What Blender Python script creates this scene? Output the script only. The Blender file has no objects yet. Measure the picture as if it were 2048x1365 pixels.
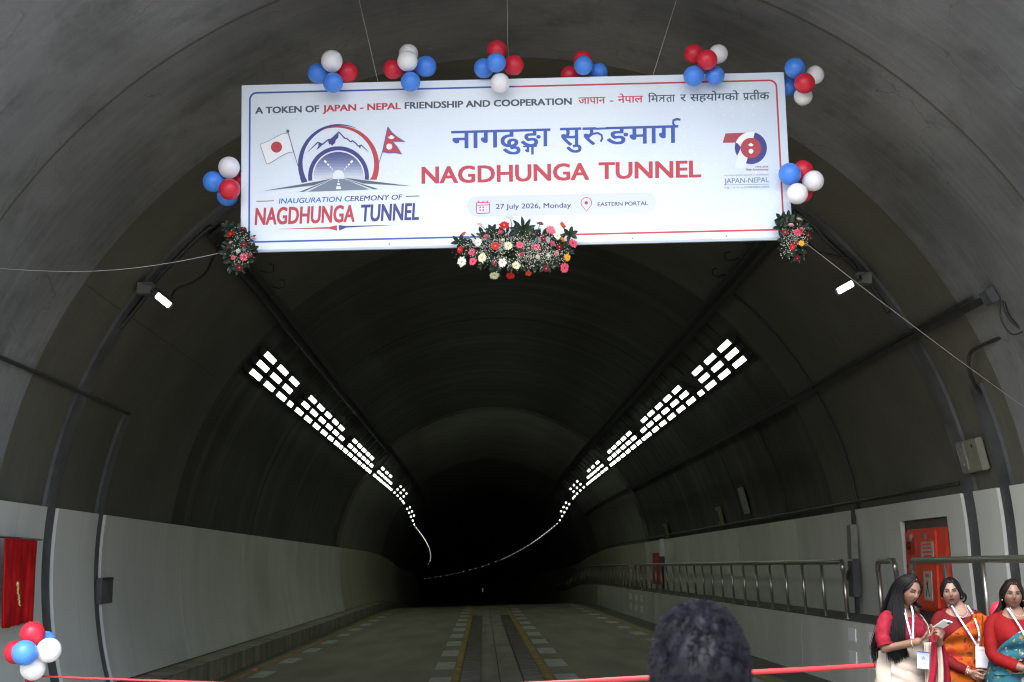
import bpy, bmesh, math, random
from mathutils import Vector, Matrix, noise
R = math.radians; PI = math.pi
random.seed(7)
SC = bpy.context.scene; COL = SC.collection

# ------------------------------------------------------------------ camera, sky, sun, exposure
CAMZ = 1.745; FPX = 2715.0; YAW = 0.02105; PITCH = R(9.4726)
cd = bpy.data.cameras.new('camera'); cam = bpy.data.objects.new('camera', cd); COL.objects.link(cam)
cd.sensor_width = 36; cd.lens = FPX / 2048 * 36; cd.clip_end = 2000; cd.clip_start = .05
cam.location = (0, 0, CAMZ); cam.rotation_euler = (PI / 2 + PITCH, 0, -YAW)
cd.dof.use_dof = True; cd.dof.focus_distance = 12.0; cd.dof.aperture_fstop = 7.1
SC.camera = cam
SC.view_settings.view_transform = 'Standard'; SC.view_settings.look = 'None'
SC.view_settings.gamma = 1; SC.view_settings.exposure = 2.05
SUN_EL, SUN_AZ = R(52), R(200)
w = bpy.data.worlds.new('World'); SC.world = w; w.use_nodes = True
nt = w.node_tree; bgn = nt.nodes['Background']
sky = nt.nodes.new('ShaderNodeTexSky'); sky.sky_type = 'NISHITA'; sky.sun_disc = False
sky.sun_elevation = SUN_EL; sky.sun_rotation = SUN_AZ; sky.dust_density = 3.5; sky.air_density = 1.0; sky.ozone_density = 1.0
nt.links.new(sky.outputs[0], bgn.inputs[0]); bgn.inputs[1].default_value = 0.15
sd = bpy.data.lights.new('sun', 'SUN'); sd.energy = 1.3; sd.angle = R(25); sd.color = (1, .97, .93)
sun = bpy.data.objects.new('sun', sd); COL.objects.link(sun)
_d = Vector((math.sin(SUN_AZ) * math.cos(SUN_EL), math.cos(SUN_AZ) * math.cos(SUN_EL), math.sin(SUN_EL)))
sun.rotation_euler = (-_d).to_track_quat('-Z', 'Y').to_euler(); sun.location = _d * 60
SC.cycles.use_denoising = True; SC.cycles.filter_width = 1.15
SC.cycles.max_bounces = 8; SC.cycles.diffuse_bounces = 5; SC.cycles.glossy_bounces = 3
SC.cycles.sample_clamp_indirect = 4.0
LAMP = 1.7       # strength of the tunnel lamps

# ------------------------------------------------------------------ measuring helpers (photo measurements -> places in the world)
_fw = Vector((math.sin(YAW) * math.cos(PITCH), math.cos(YAW) * math.cos(PITCH), math.sin(PITCH)))
_rt = Vector((math.cos(YAW), -math.sin(YAW), 0)); _up = _rt.cross(_fw)
def ray(px, py): return _fw + _rt * ((px - 1024) / FPX) - _up * ((py - 682.5) / FPX)
def at(px, py, Y):
    d = ray(px, py); d = d * (Y / d.y); return Vector((d.x, Y, d.z + CAMZ))
CX, CZ, RAD = 0.37, 1.84, 5.5
def off(Y):
    dx = -(Y - 70) ** 2 / 3800 if Y > 70 else 0.0
    dz = 0.0
    if Y > 58: dz = -(min(Y, 82) - 58) ** 2 / 900 - max(0, Y - 82) * .021
    return dx, dz
def rz(x): return .0271 * max(-8, min(8, x))
def prof(a, dr=0.0):
    """a>=0: degrees round the arch from the right springing; a<0: metres below it down the right wall"""
    if a < 0: return Vector((CX + RAD + dr - a * .06, 0, CZ + a))
    return Vector((CX + (RAD + dr) * math.cos(R(a)), 0, CZ + (RAD + dr) * math.sin(R(a))))
def onp(a, Y, dr=0.0):
    p = prof(a, dr); dx, dz = off(Y); return Vector((p.x + dx, Y, p.z + dz))

# ------------------------------------------------------------------ object helpers
def hx(h, k=1.0):
    c = [int(h[i:i + 2], 16) / 255 for i in (0, 2, 4)]
    return tuple(min(1, k * (x / 12.92 if x <= .04045 else ((x + .055) / 1.055) ** 2.4)) for x in c)
class MB:
    def __init__(s): s.v = []; s.f = []; s.m = []; s.uv = None
    def add(s, vs, fs, mi=0):
        b = len(s.v); s.v += [tuple(v) for v in vs]; s.f += [tuple(i + b for i in f) for f in fs]; s.m += [mi] * len(fs)
    def box(s, x0, x1, y0, y1, z0, z1, mi=0, M=None):
        v = [Vector((x, y, z)) for x in (x0, x1) for y in (y0, y1) for z in (z0, z1)]
        if M: v = [M @ p for p in v]
        s.add(v, [(0, 1, 3, 2), (4, 6, 7, 5), (0, 4, 5, 1), (2, 3, 7, 6), (0, 2, 6, 4), (1, 5, 7, 3)], mi)
    def bbox(s, x0, x1, y0, y1, z0, z1, b=.01, mi=0, M=None):
        """box with chamfered edges"""
        bm = bmesh.new(); bmesh.ops.create_cube(bm, size=1)
        for v in bm.verts: v.co = Vector(((x0 + x1) / 2 + v.co.x * (x1 - x0), (y0 + y1) / 2 + v.co.y * (y1 - y0), (z0 + z1) / 2 + v.co.z * (z1 - z0)))
        bmesh.ops.bevel(bm, geom=bm.edges[:], offset=b, segments=2, affect='EDGES')
        bm.verts.ensure_lookup_table()
        vs = [(M @ v.co if M else v.co.copy()) for v in bm.verts]; fs = [[v.index for v in f.verts] for f in bm.faces]; bm.free(); s.add(vs, fs, mi)
    def tube(s, pts, rad, n=8, mi=0, cap=True, flat=1.0, round_=False):
        pts = [Vector(p) for p in pts]
        rr = list(rad) if hasattr(rad, '__len__') else [rad] * len(pts)
        if round_:
            a, b = pts[0] - pts[1], pts[-1] - pts[-2]
            if a.length > 1e-9: a.normalize()
            if b.length > 1e-9: b.normalize()
            pts = [pts[0] + a * rr[0] * .9, pts[0] + a * rr[0] * .55] + pts + [pts[-1] + b * rr[-1] * .55, pts[-1] + b * rr[-1] * .9]
            rr = [rr[0] * .4, rr[0] * .83] + rr + [rr[-1] * .83, rr[-1] * .4]
        vs = []; prev = None
        for i, p in enumerate(pts):
            t = (pts[min(i + 1, len(pts) - 1)] - pts[max(i - 1, 0)])
            t = t.normalized() if t.length > 1e-9 else Vector((0, 0, 1))
            if prev is None:
                a = Vector((0, 0, 1)) if abs(t.z) < .9 else Vector((1, 0, 0)); u = t.cross(a).normalized()
            else: u = (prev - t * prev.dot(t)).normalized()
            prev = u; q = t.cross(u)
            vs += [p + (u * math.cos(2 * PI * k / n) + q * math.sin(2 * PI * k / n) * flat) * rr[i] for k in range(n)]
        fs = [(i * n + k, i * n + (k + 1) % n, (i + 1) * n + (k + 1) % n, (i + 1) * n + k) for i in range(len(pts) - 1) for k in range(n)]
        if cap: fs += [tuple(range(n))[::-1], tuple((len(pts) - 1) * n + k for k in range(n))]
        s.add(vs, fs, mi)
    def grid(s, P, mi=0, closed=False):
        n, m = len(P), len(P[0]); fs = []
        for i in range(n - 1):
            for j in range(m if closed else m - 1):
                j2 = (j + 1) % m; fs.append((i * m + j, i * m + j2, (i + 1) * m + j2, (i + 1) * m + j))
        s.add([p for r in P for p in r], fs, mi)
    def ell(s, c, r, nu=20, nv=12, mi=0, M=None, fn=None):
        c = Vector(c); rr = r if hasattr(r, '__len__') else (r, r, r); P = []
        for i in range(nv + 1):
            ph = -PI / 2 + PI * i / nv; row = []
            for j in range(nu):
                th = 2 * PI * j / nu
                v = Vector((math.cos(ph) * math.cos(th) * rr[0], math.cos(ph) * math.sin(th) * rr[1], math.sin(ph) * rr[2]))
                if fn: v = fn(v)
                row.append(c + (M @ v if M else v))
            P.append(row)
        s.grid(P, mi, True)
    def poly(s, pts, mi=0): s.add(pts, [tuple(range(len(pts)))], mi)
def link(o, parent=None):
    COL.objects.link(o)
    if parent is not None: o.parent = parent
    return o
def obj(name, mb, mats, parent=None, smooth=False, loc=None, kind=None):
    me = bpy.data.meshes.new(name); me.from_pydata(mb.v, [], mb.f)
    if not isinstance(mats, (list, tuple)): mats = [mats]
    for m in mats: me.materials.append(m)
    me.polygons.foreach_set('material_index', mb.m)
    if smooth: me.polygons.foreach_set('use_smooth', [True] * len(mb.f))
    if mb.uv:
        uvl = me.uv_layers.new(name='UVMap')
        for lp in me.loops: uvl.data[lp.index].uv = mb.uv[lp.vertex_index]
    me.update()
    o = bpy.data.objects.new(name, me); link(o, parent)
    if loc is not None: o.location = loc
    if kind: o['kind'] = kind
    return o
def weld(o, d=.0005):
    bm = bmesh.new(); bm.from_mesh(o.data); bmesh.ops.remove_doubles(bm, verts=bm.verts[:], dist=d)
    bmesh.ops.recalc_face_normals(bm, faces=bm.faces[:]); bm.to_mesh(o.data); bm.free(); return o
def tag(o, label, cat, group=None):
    o['label'] = label; o['category'] = cat
    if group: o['group'] = group
    return o
def thing(name, label, cat, loc=(0, 0, 0), rotz=0, group=None):
    o = bpy.data.objects.new(name, None); COL.objects.link(o); o.location = loc; o.rotation_euler = (0, 0, rotz)
    o.empty_display_size = .1
    return tag(o, label, cat, group)
def dup(root, loc=None, label=None):
    r = root.copy(); COL.objects.link(r)
    if loc is not None: r.location = loc
    if label: r['label'] = label
    for ch in list(root.children):
        c = ch.copy(); COL.objects.link(c); c.parent = r
        for g in list(ch.children):
            d = g.copy(); COL.objects.link(d); d.parent = c
    return r

# ------------------------------------------------------------------ materials
def mat(name, col, rough=.6, metal=0.0, var=0.0, scale=6.0, bump=0.0, emit=None, spec=.5, coord='Object', col2=None, stretch=None, sheen=0.0, bscale=None, sub=0.0, trans=0.0):
    m = bpy.data.materials.new(name); m.use_nodes = True; t = m.node_tree; b = t.nodes['Principled BSDF']
    b.inputs['Roughness'].default_value = rough; b.inputs['Metallic'].default_value = metal
    b.inputs['Specular IOR Level'].default_value = spec
    if sheen: b.inputs['Sheen Weight'].default_value = sheen
    if sub:
        b.inputs['Subsurface Weight'].default_value = sub; b.inputs['Subsurface Radius'].default_value = (.012, .005, .003)
    if trans: b.inputs['Transmission Weight'].default_value = trans
    b.inputs['Base Color'].default_value = (*col, 1)
    if emit: b.inputs['Emission Color'].default_value = (*emit[0], 1); b.inputs['Emission Strength'].default_value = emit[1]
    if var or bump:
        tc = t.nodes.new('ShaderNodeTexCoord'); mp = t.nodes.new('ShaderNodeMapping')
        t.links.new(tc.outputs[coord], mp.inputs[0])
        if stretch: mp.inputs['Scale'].default_value = stretch
        n = t.nodes.new('ShaderNodeTexNoise'); n.inputs['Scale'].default_value = scale; n.inputs['Detail'].default_value = 6
        t.links.new(mp.outputs[0], n.inputs['Vector'])
        if var:
            mx = t.nodes.new('ShaderNodeMix'); mx.data_type = 'RGBA'
            c2 = col2 if col2 else tuple(x * (1 - var) for x in col)
            mx.inputs[6].default_value = (*(c2), 1); mx.inputs[7].default_value = (*(tuple(min(1, x * (1 + var * .5)) for x in col) if not col2 else col), 1)
            rp = t.nodes.new('ShaderNodeValToRGB'); rp.color_ramp.elements[0].position = .35; rp.color_ramp.elements[1].position = .65
            t.links.new(n.outputs[0], rp.inputs[0]); t.links.new(rp.outputs[0], mx.inputs[0]); t.links.new(mx.outputs[2], b.inputs['Base Color'])
        if bump:
            n2 = t.nodes.new('ShaderNodeTexNoise'); n2.inputs['Scale'].default_value = bscale or scale * 5; n2.inputs['Detail'].default_value = 5
            t.links.new(mp.outputs[0], n2.inputs['Vector'])
            bp = t.nodes.new('ShaderNodeBump'); bp.inputs['Strength'].default_value = bump; bp.inputs['Distance'].default_value = .02
            t.links.new(n2.outputs[0], bp.inputs['Height']); t.links.new(bp.outputs[0], b.inputs['Normal'])
    return m
def concrete(name, col, dark=.55, streak=.3, blot=.5, crack=0.0, warm=(1, .93, .84), rough=.8, sf=0.0):
    """cast concrete mapped by (distance along the tunnel, distance round the arch)"""
    m = bpy.data.materials.new(name); m.use_nodes = True; t = m.node_tree; N = t.nodes; L = t.links; b = N['Principled BSDF']
    b.inputs['Roughness'].default_value = rough; b.inputs['Specular IOR Level'].default_value = .25
    uv = N.new('ShaderNodeTexCoord')
    def nz(sx, sy, sc, det=5, rg=.6):
        mp = N.new('ShaderNodeMapping'); mp.inputs['Scale'].default_value = (sx, sy, 1); L.new(uv.outputs['UV'], mp.inputs[0])
        n = N.new('ShaderNodeTexNoise'); n.inputs['Scale'].default_value = sc; n.inputs['Detail'].default_value = det; n.inputs['Roughness'].default_value = rg
        L.new(mp.outputs[0], n.inputs['Vector']); return n.outputs[0]
    def ramp(src, a, c, lo=0.0, hi=1.0):
        r = N.new('ShaderNodeMapRange'); r.inputs[1].default_value = a; r.inputs[2].default_value = c; r.inputs[3].default_value = lo; r.inputs[4].default_value = hi
        L.new(src, r.inputs[0]); return r.outputs[0]
    def mixc(fac, A, B, mode='MIX'):
        x = N.new('ShaderNodeMix'); x.data_type = 'RGBA'; x.blend_type = mode
        if isinstance(fac, float): x.inputs[0].default_value = fac
        else: L.new(fac, x.inputs[0])
        for i, q in ((6, A), (7, B)):
            if isinstance(q, tuple): x.inputs[i].default_value = (*q, 1)
            else: L.new(q, x.inputs[i])
        return x.outputs[2]
    c = mixc(ramp(nz(1, 1, .35, 4), .38, .62), tuple(x * (1 - blot * .45) for x in col), tuple(x * 1.12 for x in col))
    c = mixc(ramp(nz(1, 1.0, 1.1, 7, .7), .5, .72, 0, blot), c, tuple(x * dark for x in col))
    c = mixc(ramp(nz(9, .22, 1.0, 4), .45, .75, 0, streak), c, tuple(min(1, x * 1.9) for x in col))
    if sf: c = mixc(ramp(nz(1.6, .16, 1.0, 5), .52, .68, 0, sf), c, tuple(min(1, x * 2.0) for x in col)); c = mixc(ramp(nz(1.1, .10, 1.3, 3), .55, .7, 0, sf), c, tuple(x * .45 for x in col))
    c = mixc(ramp(nz(5, .5, 1.0, 5), .5, .75, 0, streak), c, tuple(x * q * .75 for x, q in zip(col, warm)))
    c = mixc(ramp(nz(1, 1, 14, 8, .8), .35, .7, 0, .35), c, tuple(x * .6 for x in col))
    if crack:
        mp = N.new('ShaderNodeMapping'); L.new(uv.outputs['UV'], mp.inputs[0])
        wn = N.new('ShaderNodeTexNoise'); wn.inputs['Scale'].default_value = 2.5; wn.inputs['Detail'].default_value = 6; L.new(mp.outputs[0], wn.inputs['Vector'])
        ad = N.new('ShaderNodeVectorMath'); ad.operation = 'MULTIPLY_ADD'; ad.inputs[1].default_value = (.7, .7, 0); L.new(wn.outputs['Color'], ad.inputs[0]); L.new(mp.outputs[0], ad.inputs[2])
        vo = N.new('ShaderNodeTexVoronoi'); vo.feature = 'DISTANCE_TO_EDGE'; vo.inputs['Scale'].default_value = .9; L.new(ad.outputs[0], vo.inputs['Vector'])
        e = ramp(vo.outputs['Distance'], .0, .012, 1, 0); k = ramp(nz(1, 1, .8, 4), .5, .62)
        mm = N.new('ShaderNodeMath'); mm.operation = 'MULTIPLY'; L.new(e, mm.inputs[0]); L.new(k, mm.inputs[1])
        m2 = N.new('ShaderNodeMath'); m2.operation = 'MULTIPLY'; L.new(mm.outputs[0], m2.inputs[0]); m2.inputs[1].default_value = crack
        c = mixc(m2.outputs[0], c, tuple(x * .35 for x in col))
    L.new(c, b.inputs['Base Color'])
    bp = N.new('ShaderNodeBump'); bp.inputs['Strength'].default_value = .35; bp.inputs['Distance'].default_value = .02
    L.new(nz(3, 1, 6, 8, .7), bp.inputs['Height']); L.new(bp.outputs[0], b.inputs['Normal'])
    return m
M_portal = concrete('portal concrete', (.205, .214, .218), dark=.4, streak=.16, blot=.9, crack=.6)
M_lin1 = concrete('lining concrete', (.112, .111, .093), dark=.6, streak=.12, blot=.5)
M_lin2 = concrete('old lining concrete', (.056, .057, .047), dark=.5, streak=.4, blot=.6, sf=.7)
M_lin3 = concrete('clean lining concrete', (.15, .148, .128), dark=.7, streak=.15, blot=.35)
M_lin4 = concrete('far lining concrete', (.085, .088, .082), dark=.6, streak=.3, blot=.5)  # grey base for the lining beyond the last ring joint
M_face = mat('facade concrete', (.26, .26, .25), .85, var=.3, scale=1.2, bump=.3)
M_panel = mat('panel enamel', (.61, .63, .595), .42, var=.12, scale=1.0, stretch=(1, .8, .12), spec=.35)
def seams(m, pitch, depth=.35):
    t = m.node_tree; N = t.nodes; L = t.links; b = N['Principled BSDF']; src = b.inputs['Base Color'].links[0].from_socket
    tc = N.new('ShaderNodeTexCoord'); sp = N.new('ShaderNodeSeparateXYZ'); L.new(tc.outputs['Object'], sp.inputs[0])
    mo = N.new('ShaderNodeMath'); mo.operation = 'PINGPONG'; mo.inputs[1].default_value = pitch / 2; L.new(sp.outputs[1], mo.inputs[0])
    lt = N.new('ShaderNodeMath'); lt.operation = 'LESS_THAN'; lt.inputs[1].default_value = .006; L.new(mo.outputs[0], lt.inputs[0])
    nz = N.new('ShaderNodeTexNoise'); nz.inputs['Scale'].default_value = .7; nz.inputs['Detail'].default_value = 7; L.new(tc.outputs['Object'], nz.inputs['Vector'])
    rg = N.new('ShaderNodeMapRange'); rg.inputs[1].default_value = .35; rg.inputs[2].default_value = .7; rg.inputs[3].default_value = .30; rg.inputs[4].default_value = .55; L.new(nz.outputs[0], rg.inputs[0]); L.new(rg.outputs[0], b.inputs['Roughness'])
    ml = N.new('ShaderNodeMath'); ml.operation = 'MULTIPLY'; ml.inputs[1].default_value = depth; L.new(lt.outputs[0], ml.inputs[0])
    mx = N.new('ShaderNodeMix'); mx.data_type = 'RGBA'; L.new(ml.outputs[0], mx.inputs[0]); L.new(src, mx.inputs[6]); mx.inputs[7].default_value = (.16, .17, .15, 1); L.new(mx.outputs[2], b.inputs['Base Color'])
seams(M_panel, 1.2)
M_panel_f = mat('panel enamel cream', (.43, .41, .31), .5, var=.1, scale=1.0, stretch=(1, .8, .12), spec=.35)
M_band = mat('joint rubber', (.082, .087, .094), .6, var=.35, scale=2.5, bump=.3)
M_black = mat('dark steel', (.018, .02, .019), .55, var=.3, scale=8)
M_pipe = mat('conduit steel', (.035, .036, .035), .5, .3, var=.3, scale=6)
M_grey = mat('grey steel', (.20, .21, .20), .45, .5, var=.2, scale=5)
M_steel = mat('brushed stainless', (.38, .37, .345), .28, .88, var=.08, scale=30, bump=.02)
M_hous = mat('lamp housing', (.05, .055, .06), .5, .4, var=.2, scale=10)
M_lamp = mat('lamp glass', (.8, .8, .8), .3, emit=((.90, 1.0, .82), LAMP))
M_lamp3 = mat('far lamp glass', (.8, .8, .8), .3, emit=((.92, 1.0, .86), LAMP * .5))
M_lamp2 = mat('bright lamp glass', (.8, .8, .8), .3, emit=((.97, 1.0, .84), LAMP * .7))
M_road = mat('road concrete', (.225, .21, .152), .7, var=.25, scale=.9, bump=.25, stretch=(1.5, .25, 1), bscale=40, spec=.3)
M_med = mat('median concrete', (.23, .218, .172), .8, var=.3, scale=1.3, bump=.25, stretch=(1.5, .3, 1), bscale=40)
M_kerb = mat('kerb concrete', (.27, .26, .195), .85, var=.4, scale=1.6, bump=.3, stretch=(1, 1.6, .5))
M_walk = mat('walkway concrete', (.09, .086, .07), .85, var=.25, scale=2, bump=.2)
M_white = mat('road paint white', (.42, .44, .41), .6, var=.25, scale=6, bump=.1)
M_yel = mat('road paint yellow', (.36, .25, .02), .65, var=.5, scale=3, bump=.1)
M_joint = mat('joint tar', (.02, .02, .018), .8)
M_orange = mat('reflector orange', (.7, .13, .02), .3)
M_ground = mat('yard concrete', (.13, .128, .122), .85, var=.3, scale=.4, bump=.3, bscale=20)
M_grass = mat('hill grass', (.05, .08, .03), .9, var=.5, scale=.5, bump=.6, bscale=6)
M_red = mat('red enamel', (.74, .055, .020), .4, var=.15, scale=4)
M_paper = mat('label plate', (.42, .42, .38), .6, var=.15, scale=12)
M_cream = mat('cream cabinet', (.20, .20, .155), .5, var=.15, scale=8)

# ------------------------------------------------------------------ ground, road, walkways
def sheet(name, x0, x1, y0, y1, dz, m, parent=None, kind='structure', nx=1, flat=False, step=3.0):
    mb = MB(); n = max(1, int((y1 - y0) / step)); P = []
    for i in range(n + 1):
        Y = y0 + (y1 - y0) * i / n; dx, z = off(Y)
        P.append([Vector((x + dx, Y, (0 if flat else rz(x)) + z + dz)) for x in [x0 + (x1 - x0) * j / nx for j in range(nx + 1)]])
    mb.grid(P); o = obj(name, mb, m, parent)
    if kind: o['kind'] = kind
    return o
mb = MB(); P = []
xs = [-400, -60, -20, -8, -4, 0, 4, 8, 20, 60, 400]
for Y in (-400, -60, -20, -5, 4, 9): P.append([Vector((x, Y, rz(x) - .012)) for x in xs])
mb.grid(P); obj('ground', mb, M_ground, kind='structure')
sheet('road', -4.62, 5.02, 8.98, 400, 0, M_road, nx=2)
sheet('median_strip', -.38, .97, 9, 62, .004, M_med)
mb = MB()                                         # unseen slab added under the carriageway to stop light leaking in
for a, b_ in ((9.0, 60), (60, 80), (80, 150), (150, 250), (250, 400)):
    (ax, az), (bx, bz) = off(a), off(b_)
    z = min(az, bz) - .35
    mb.box(-6.2 + min(ax, bx), 7.2 + max(ax, bx), a, b_, z - .4, z)
obj('light_stop_slab', mb, M_walk, kind='structure')
# yellow edge lines and white dashes are paint on the carriageway
def band(mb, xa, xb, y0, y1, dz=.008, step=2.5):
    n = max(1, int((y1 - y0) / step)); P = []
    for i in range(n + 1):
        Y = y0 + (y1 - y0) * i / n; dx, z = off(Y); P.append([Vector((x + dx, Y, rz(x) + z + dz)) for x in (xa, xb)])
    mb.grid(P)
for xa, xb in ((-4.2, -4.1), (4.16, 4.27), (-.475, -.375), (.985, 1.10)):
    mb = MB(); band(mb, xa, xb, 9.2, 200); obj('yellow_line', mb, M_yel, kind='structure')
for xa, xb, y0, per, ln in ((-3.99, -3.69, 9.65, 3.5, 1.55), (3.76, 4.08, 9.6, 3.5, 1.6), (-.84, -.50, 9.8, 3.62, 1.95), (1.15, 1.50, 9.8, 3.62, 1.95)):
    mb = MB(); y = y0
    while y < 150: band(mb, xa, xb, y, y + ln, .0085); y += per
    obj('dashed_line', mb, M_white, kind='structure')
mb = MB()
for x in (.265,):
    band(mb, x, x + .014, 9.2, 66, .012)
y = 10
while y < 62: band(mb, .20, .345, y, y + .03, .013); y += 3.62
obj('road_joint', mb, M_joint, kind='structure')
sheet('gutter', 4.40, 5.0, 9.05, 200, .004, M_walk)
sheet('gutter', -4.50, -4.34, 9.05, 200, .004, mat('dark gutter', (.05, .048, .04), .6, var=.3, scale=3))  # strip along the kerb foot, darker than the right gutter
# ribbed drain gratings in the median
def grating(x0, x1, label):
    t = thing('drain_grating', label, 'drain grate', ((x0 + x1) / 2, 9.3, 0), group='ribbed drain gratings beside the median')
    mb = MB(); cx = (x0 + x1) / 2
    mb.box(x0 - cx, x1 - cx, 0, 41, -.02, .010); o = obj('tray', mb, M_black, t)
    for v in o.data.vertices: v.co.z += rz(cx)
    mb = MB(); y = .05
    while y < 40.8: mb.box(x0 - cx + .015, x1 - cx - .015, y, y + .07, .010, .028); y += .17
    o = obj('ribs', mb, mat('grate concrete', (.12, .115, .095), .8, var=.3, scale=3), t)
    for v in o.data.vertices: v.co.z += rz(cx)
grating(-.365, -.02, 'dark ribbed drain grating along the left yellow line of the median')
grating(.63, .96, 'dark ribbed drain grating along the right yellow line of the median')
k = 0
for y in (20.4, 25.5, 30.6, 35.7, 42, 50):
    mb = MB(); mb.bbox(-.05, .05, -.06, .06, 0, .03, .012)
    o = obj('road_stud', mb, M_orange, loc=(-4.15, y, rz(-4.15) + .008)); tag(o, 'small orange road stud on the left yellow edge line, %s from the front' % ['first', 'second', 'third', 'fourth', 'fifth', 'sixth'][k], 'road stud', 'orange road studs on the edge line'); k += 1
# left kerb ledge with the wall panels standing on it
mb = MB(); P = []
Y = 9.03; ys = []
while Y < 400: ys.append(Y); Y += 1.5 if Y < 100 else 4
for Y in ys:
    dx, dz = off(Y)
    P.append([Vector((x + dx, Y, z + dz)) for x, z in ((-4.50, -.3), (-4.50, .195), (-4.47, .215), (-5.4, .25))])
mb.grid(P); mb.poly([P[0][0], P[0][1], P[0][2], P[0][3], Vector((-5.4, 9.03, -.3))]); obj('kerb', mb, M_kerb, kind='structure')
# right walkway
mb = MB(); P = []
for Y in ys:
    dx, dz = off(Y)
    P.append([Vector((x + dx, Y, z + dz)) for x, z in ((5.03, -.3), (5.03, 1.0), (5.03, 1.035), (6.3, 1.035))])
mb.grid(P); mb.poly([P[0][0], P[0][1], P[0][2], P[0][3], Vector((6.3, 9.03, -.3))]); obj('raised_walkway', mb, M_walk, kind='structure')

# ------------------------------------------------------------------ the tunnel
tun = thing('road_tunnel', 'concrete lined road tunnel with a wide arched mouth and white wall panels', 'tunnel', (0, 9, 0))
T0 = Vector((0, 9, 0))
def arc_list(a0, a1, n=None):
    out = []; n = n or max(2, int(abs(a1 - a0) / 1.6)) if a0 >= 0 and a1 >= 0 else n or 8
    return [a0 + (a1 - a0) * i / n for i in range(n + 1)]
FULL = [-2.2, -1.6, -1.0, -.5] + [i * 202.5 / 110 for i in range(111)]
def arcs(p): return (CX + RAD) + p if p < 0 else R(p) * RAD
def shell(name, y0, y1, m, dri=0.0, dro=.45, alist=FULL, step=2.0, jit=0.0, parent=tun):
    mb = MB(); n = max(1, int((y1 - y0) / step)); mb.uv = []
    Ys = [y0 + (y1 - y0) * i / n for i in range(n + 1)]
    def row(Y, dr, j=0): return [onp(a, Y, dr + (noise.noise(Vector((a * .3, Y, 3))) * j)) - T0 for a in alist]
    def uvr(Y): return [(Y, a if a < 0 else R(a) * RAD) for a in alist]
    mb.grid([row(Y, dri, jit) for Y in Ys]);
    for Y in Ys: mb.uv += uvr(Y)
    mb.grid([row(Y, dro) for Y in Ys[::-1]])
    for Y in Ys[::-1]: mb.uv += uvr(Y)
    for Y, s in ((y0, 1), (y1, -1)):
        mb.grid([row(Y, dri, jit), row(Y, dro)][::s]); mb.uv += uvr(Y) + [(u - .4, v) for u, v in uvr(Y)]
    for a in (alist[0], alist[-1]):
        q = [[onp(a, Y, dri) - T0, onp(a, Y, dro) - T0] for Y in Ys]; mb.grid(q); mb.uv += [(Y, 0) for Y in Ys for _ in (0, 1)]
    return obj(name, mb, m, parent, smooth=False)
def smooth_by_angle(o, ang=30):
    me = o.data
    me.polygons.foreach_set('use_smooth', [True] * len(me.polygons))
    try: me.set_sharp_from_angle(angle=R(ang))
    except Exception: pass
    return o
SA = smooth_by_angle
SA(shell('portal_ring', 9.0, 11.76, M_portal, 0.0))
SA(shell('portal_ring', 11.76, 14.4, M_portal, 0.015))
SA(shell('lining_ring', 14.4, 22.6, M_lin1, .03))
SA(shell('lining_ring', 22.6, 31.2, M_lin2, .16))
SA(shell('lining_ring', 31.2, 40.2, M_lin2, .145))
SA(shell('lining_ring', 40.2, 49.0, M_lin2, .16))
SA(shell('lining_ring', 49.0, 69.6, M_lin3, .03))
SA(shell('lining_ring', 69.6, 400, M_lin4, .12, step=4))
mb = MB(); mb.box(-50, 20, 400, 400.5, -12, 10); o = obj('end_light_stop', mb, M_lin4, tun, loc=(0, -9, 0))  # unseen wall added past the bend to keep sky light from leaking in
# patchy mortar strips at the ring joint
for a0, a1 in ((150, 176), (8, 24)):
    mb = MB()
    for i in range(26):
        a = a0 + (a1 - a0) * i / 26; wv = .12 + .5 * abs(noise.noise(Vector((a * .35, 1, 5))))
        q = [onp(a, 22.62, .155) - T0, onp(a + 1.02, 22.62, .155) - T0, onp(a + 1.02, 22.62 + wv, .15) - T0, onp(a, 22.62 + wv, .15) - T0]
        mb.poly(q)
    obj('mortar_strip', mb, M_lin3, tun)
# joint bands
def bandring(y0, y1, alist, m, d0, d1, name='joint_band'):
    o = shell(name, y0, y1, m, d0, d1, alist, step=5); return SA(o)
bandring(15.98, 16.37, [-1.0, -.5] + arc_list(0, 201, 110), M_band, -.012, .04)
bandring(18.12, 18.42, arc_list(159.5, 201, 26), M_band, -.012, .04)
bandring(14.86, 15.2, [-1.0, -.5] + arc_list(0, 20.5, 14), M_band, -.012, .04)
# form joints
for Y in (11.76,):
    bandring(Y - .02, Y + .02, FULL, M_lin1, -.002, .02, 'form_joint')
# long seams in the lining
def seam(a, y0, y1, m=M_black, h=.03, dr=.0, name='lining_seam'):
    mb = MB(); n = int((y1 - y0) / 3) + 1; P = []
    for i in range(n + 1):
        Y = y0 + (y1 - y0) * i / n; P.append([onp(a + s, Y, dr - .004) - T0 for s in (-h * 5, h * 5)])
    mb.grid(P); obj(name, mb, m, tun)
seam(29.6, 14.5, 20.6, M_lin2, .012, .03); seam(148, 14.5, 21.9, M_lin2, .012, .03)
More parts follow.
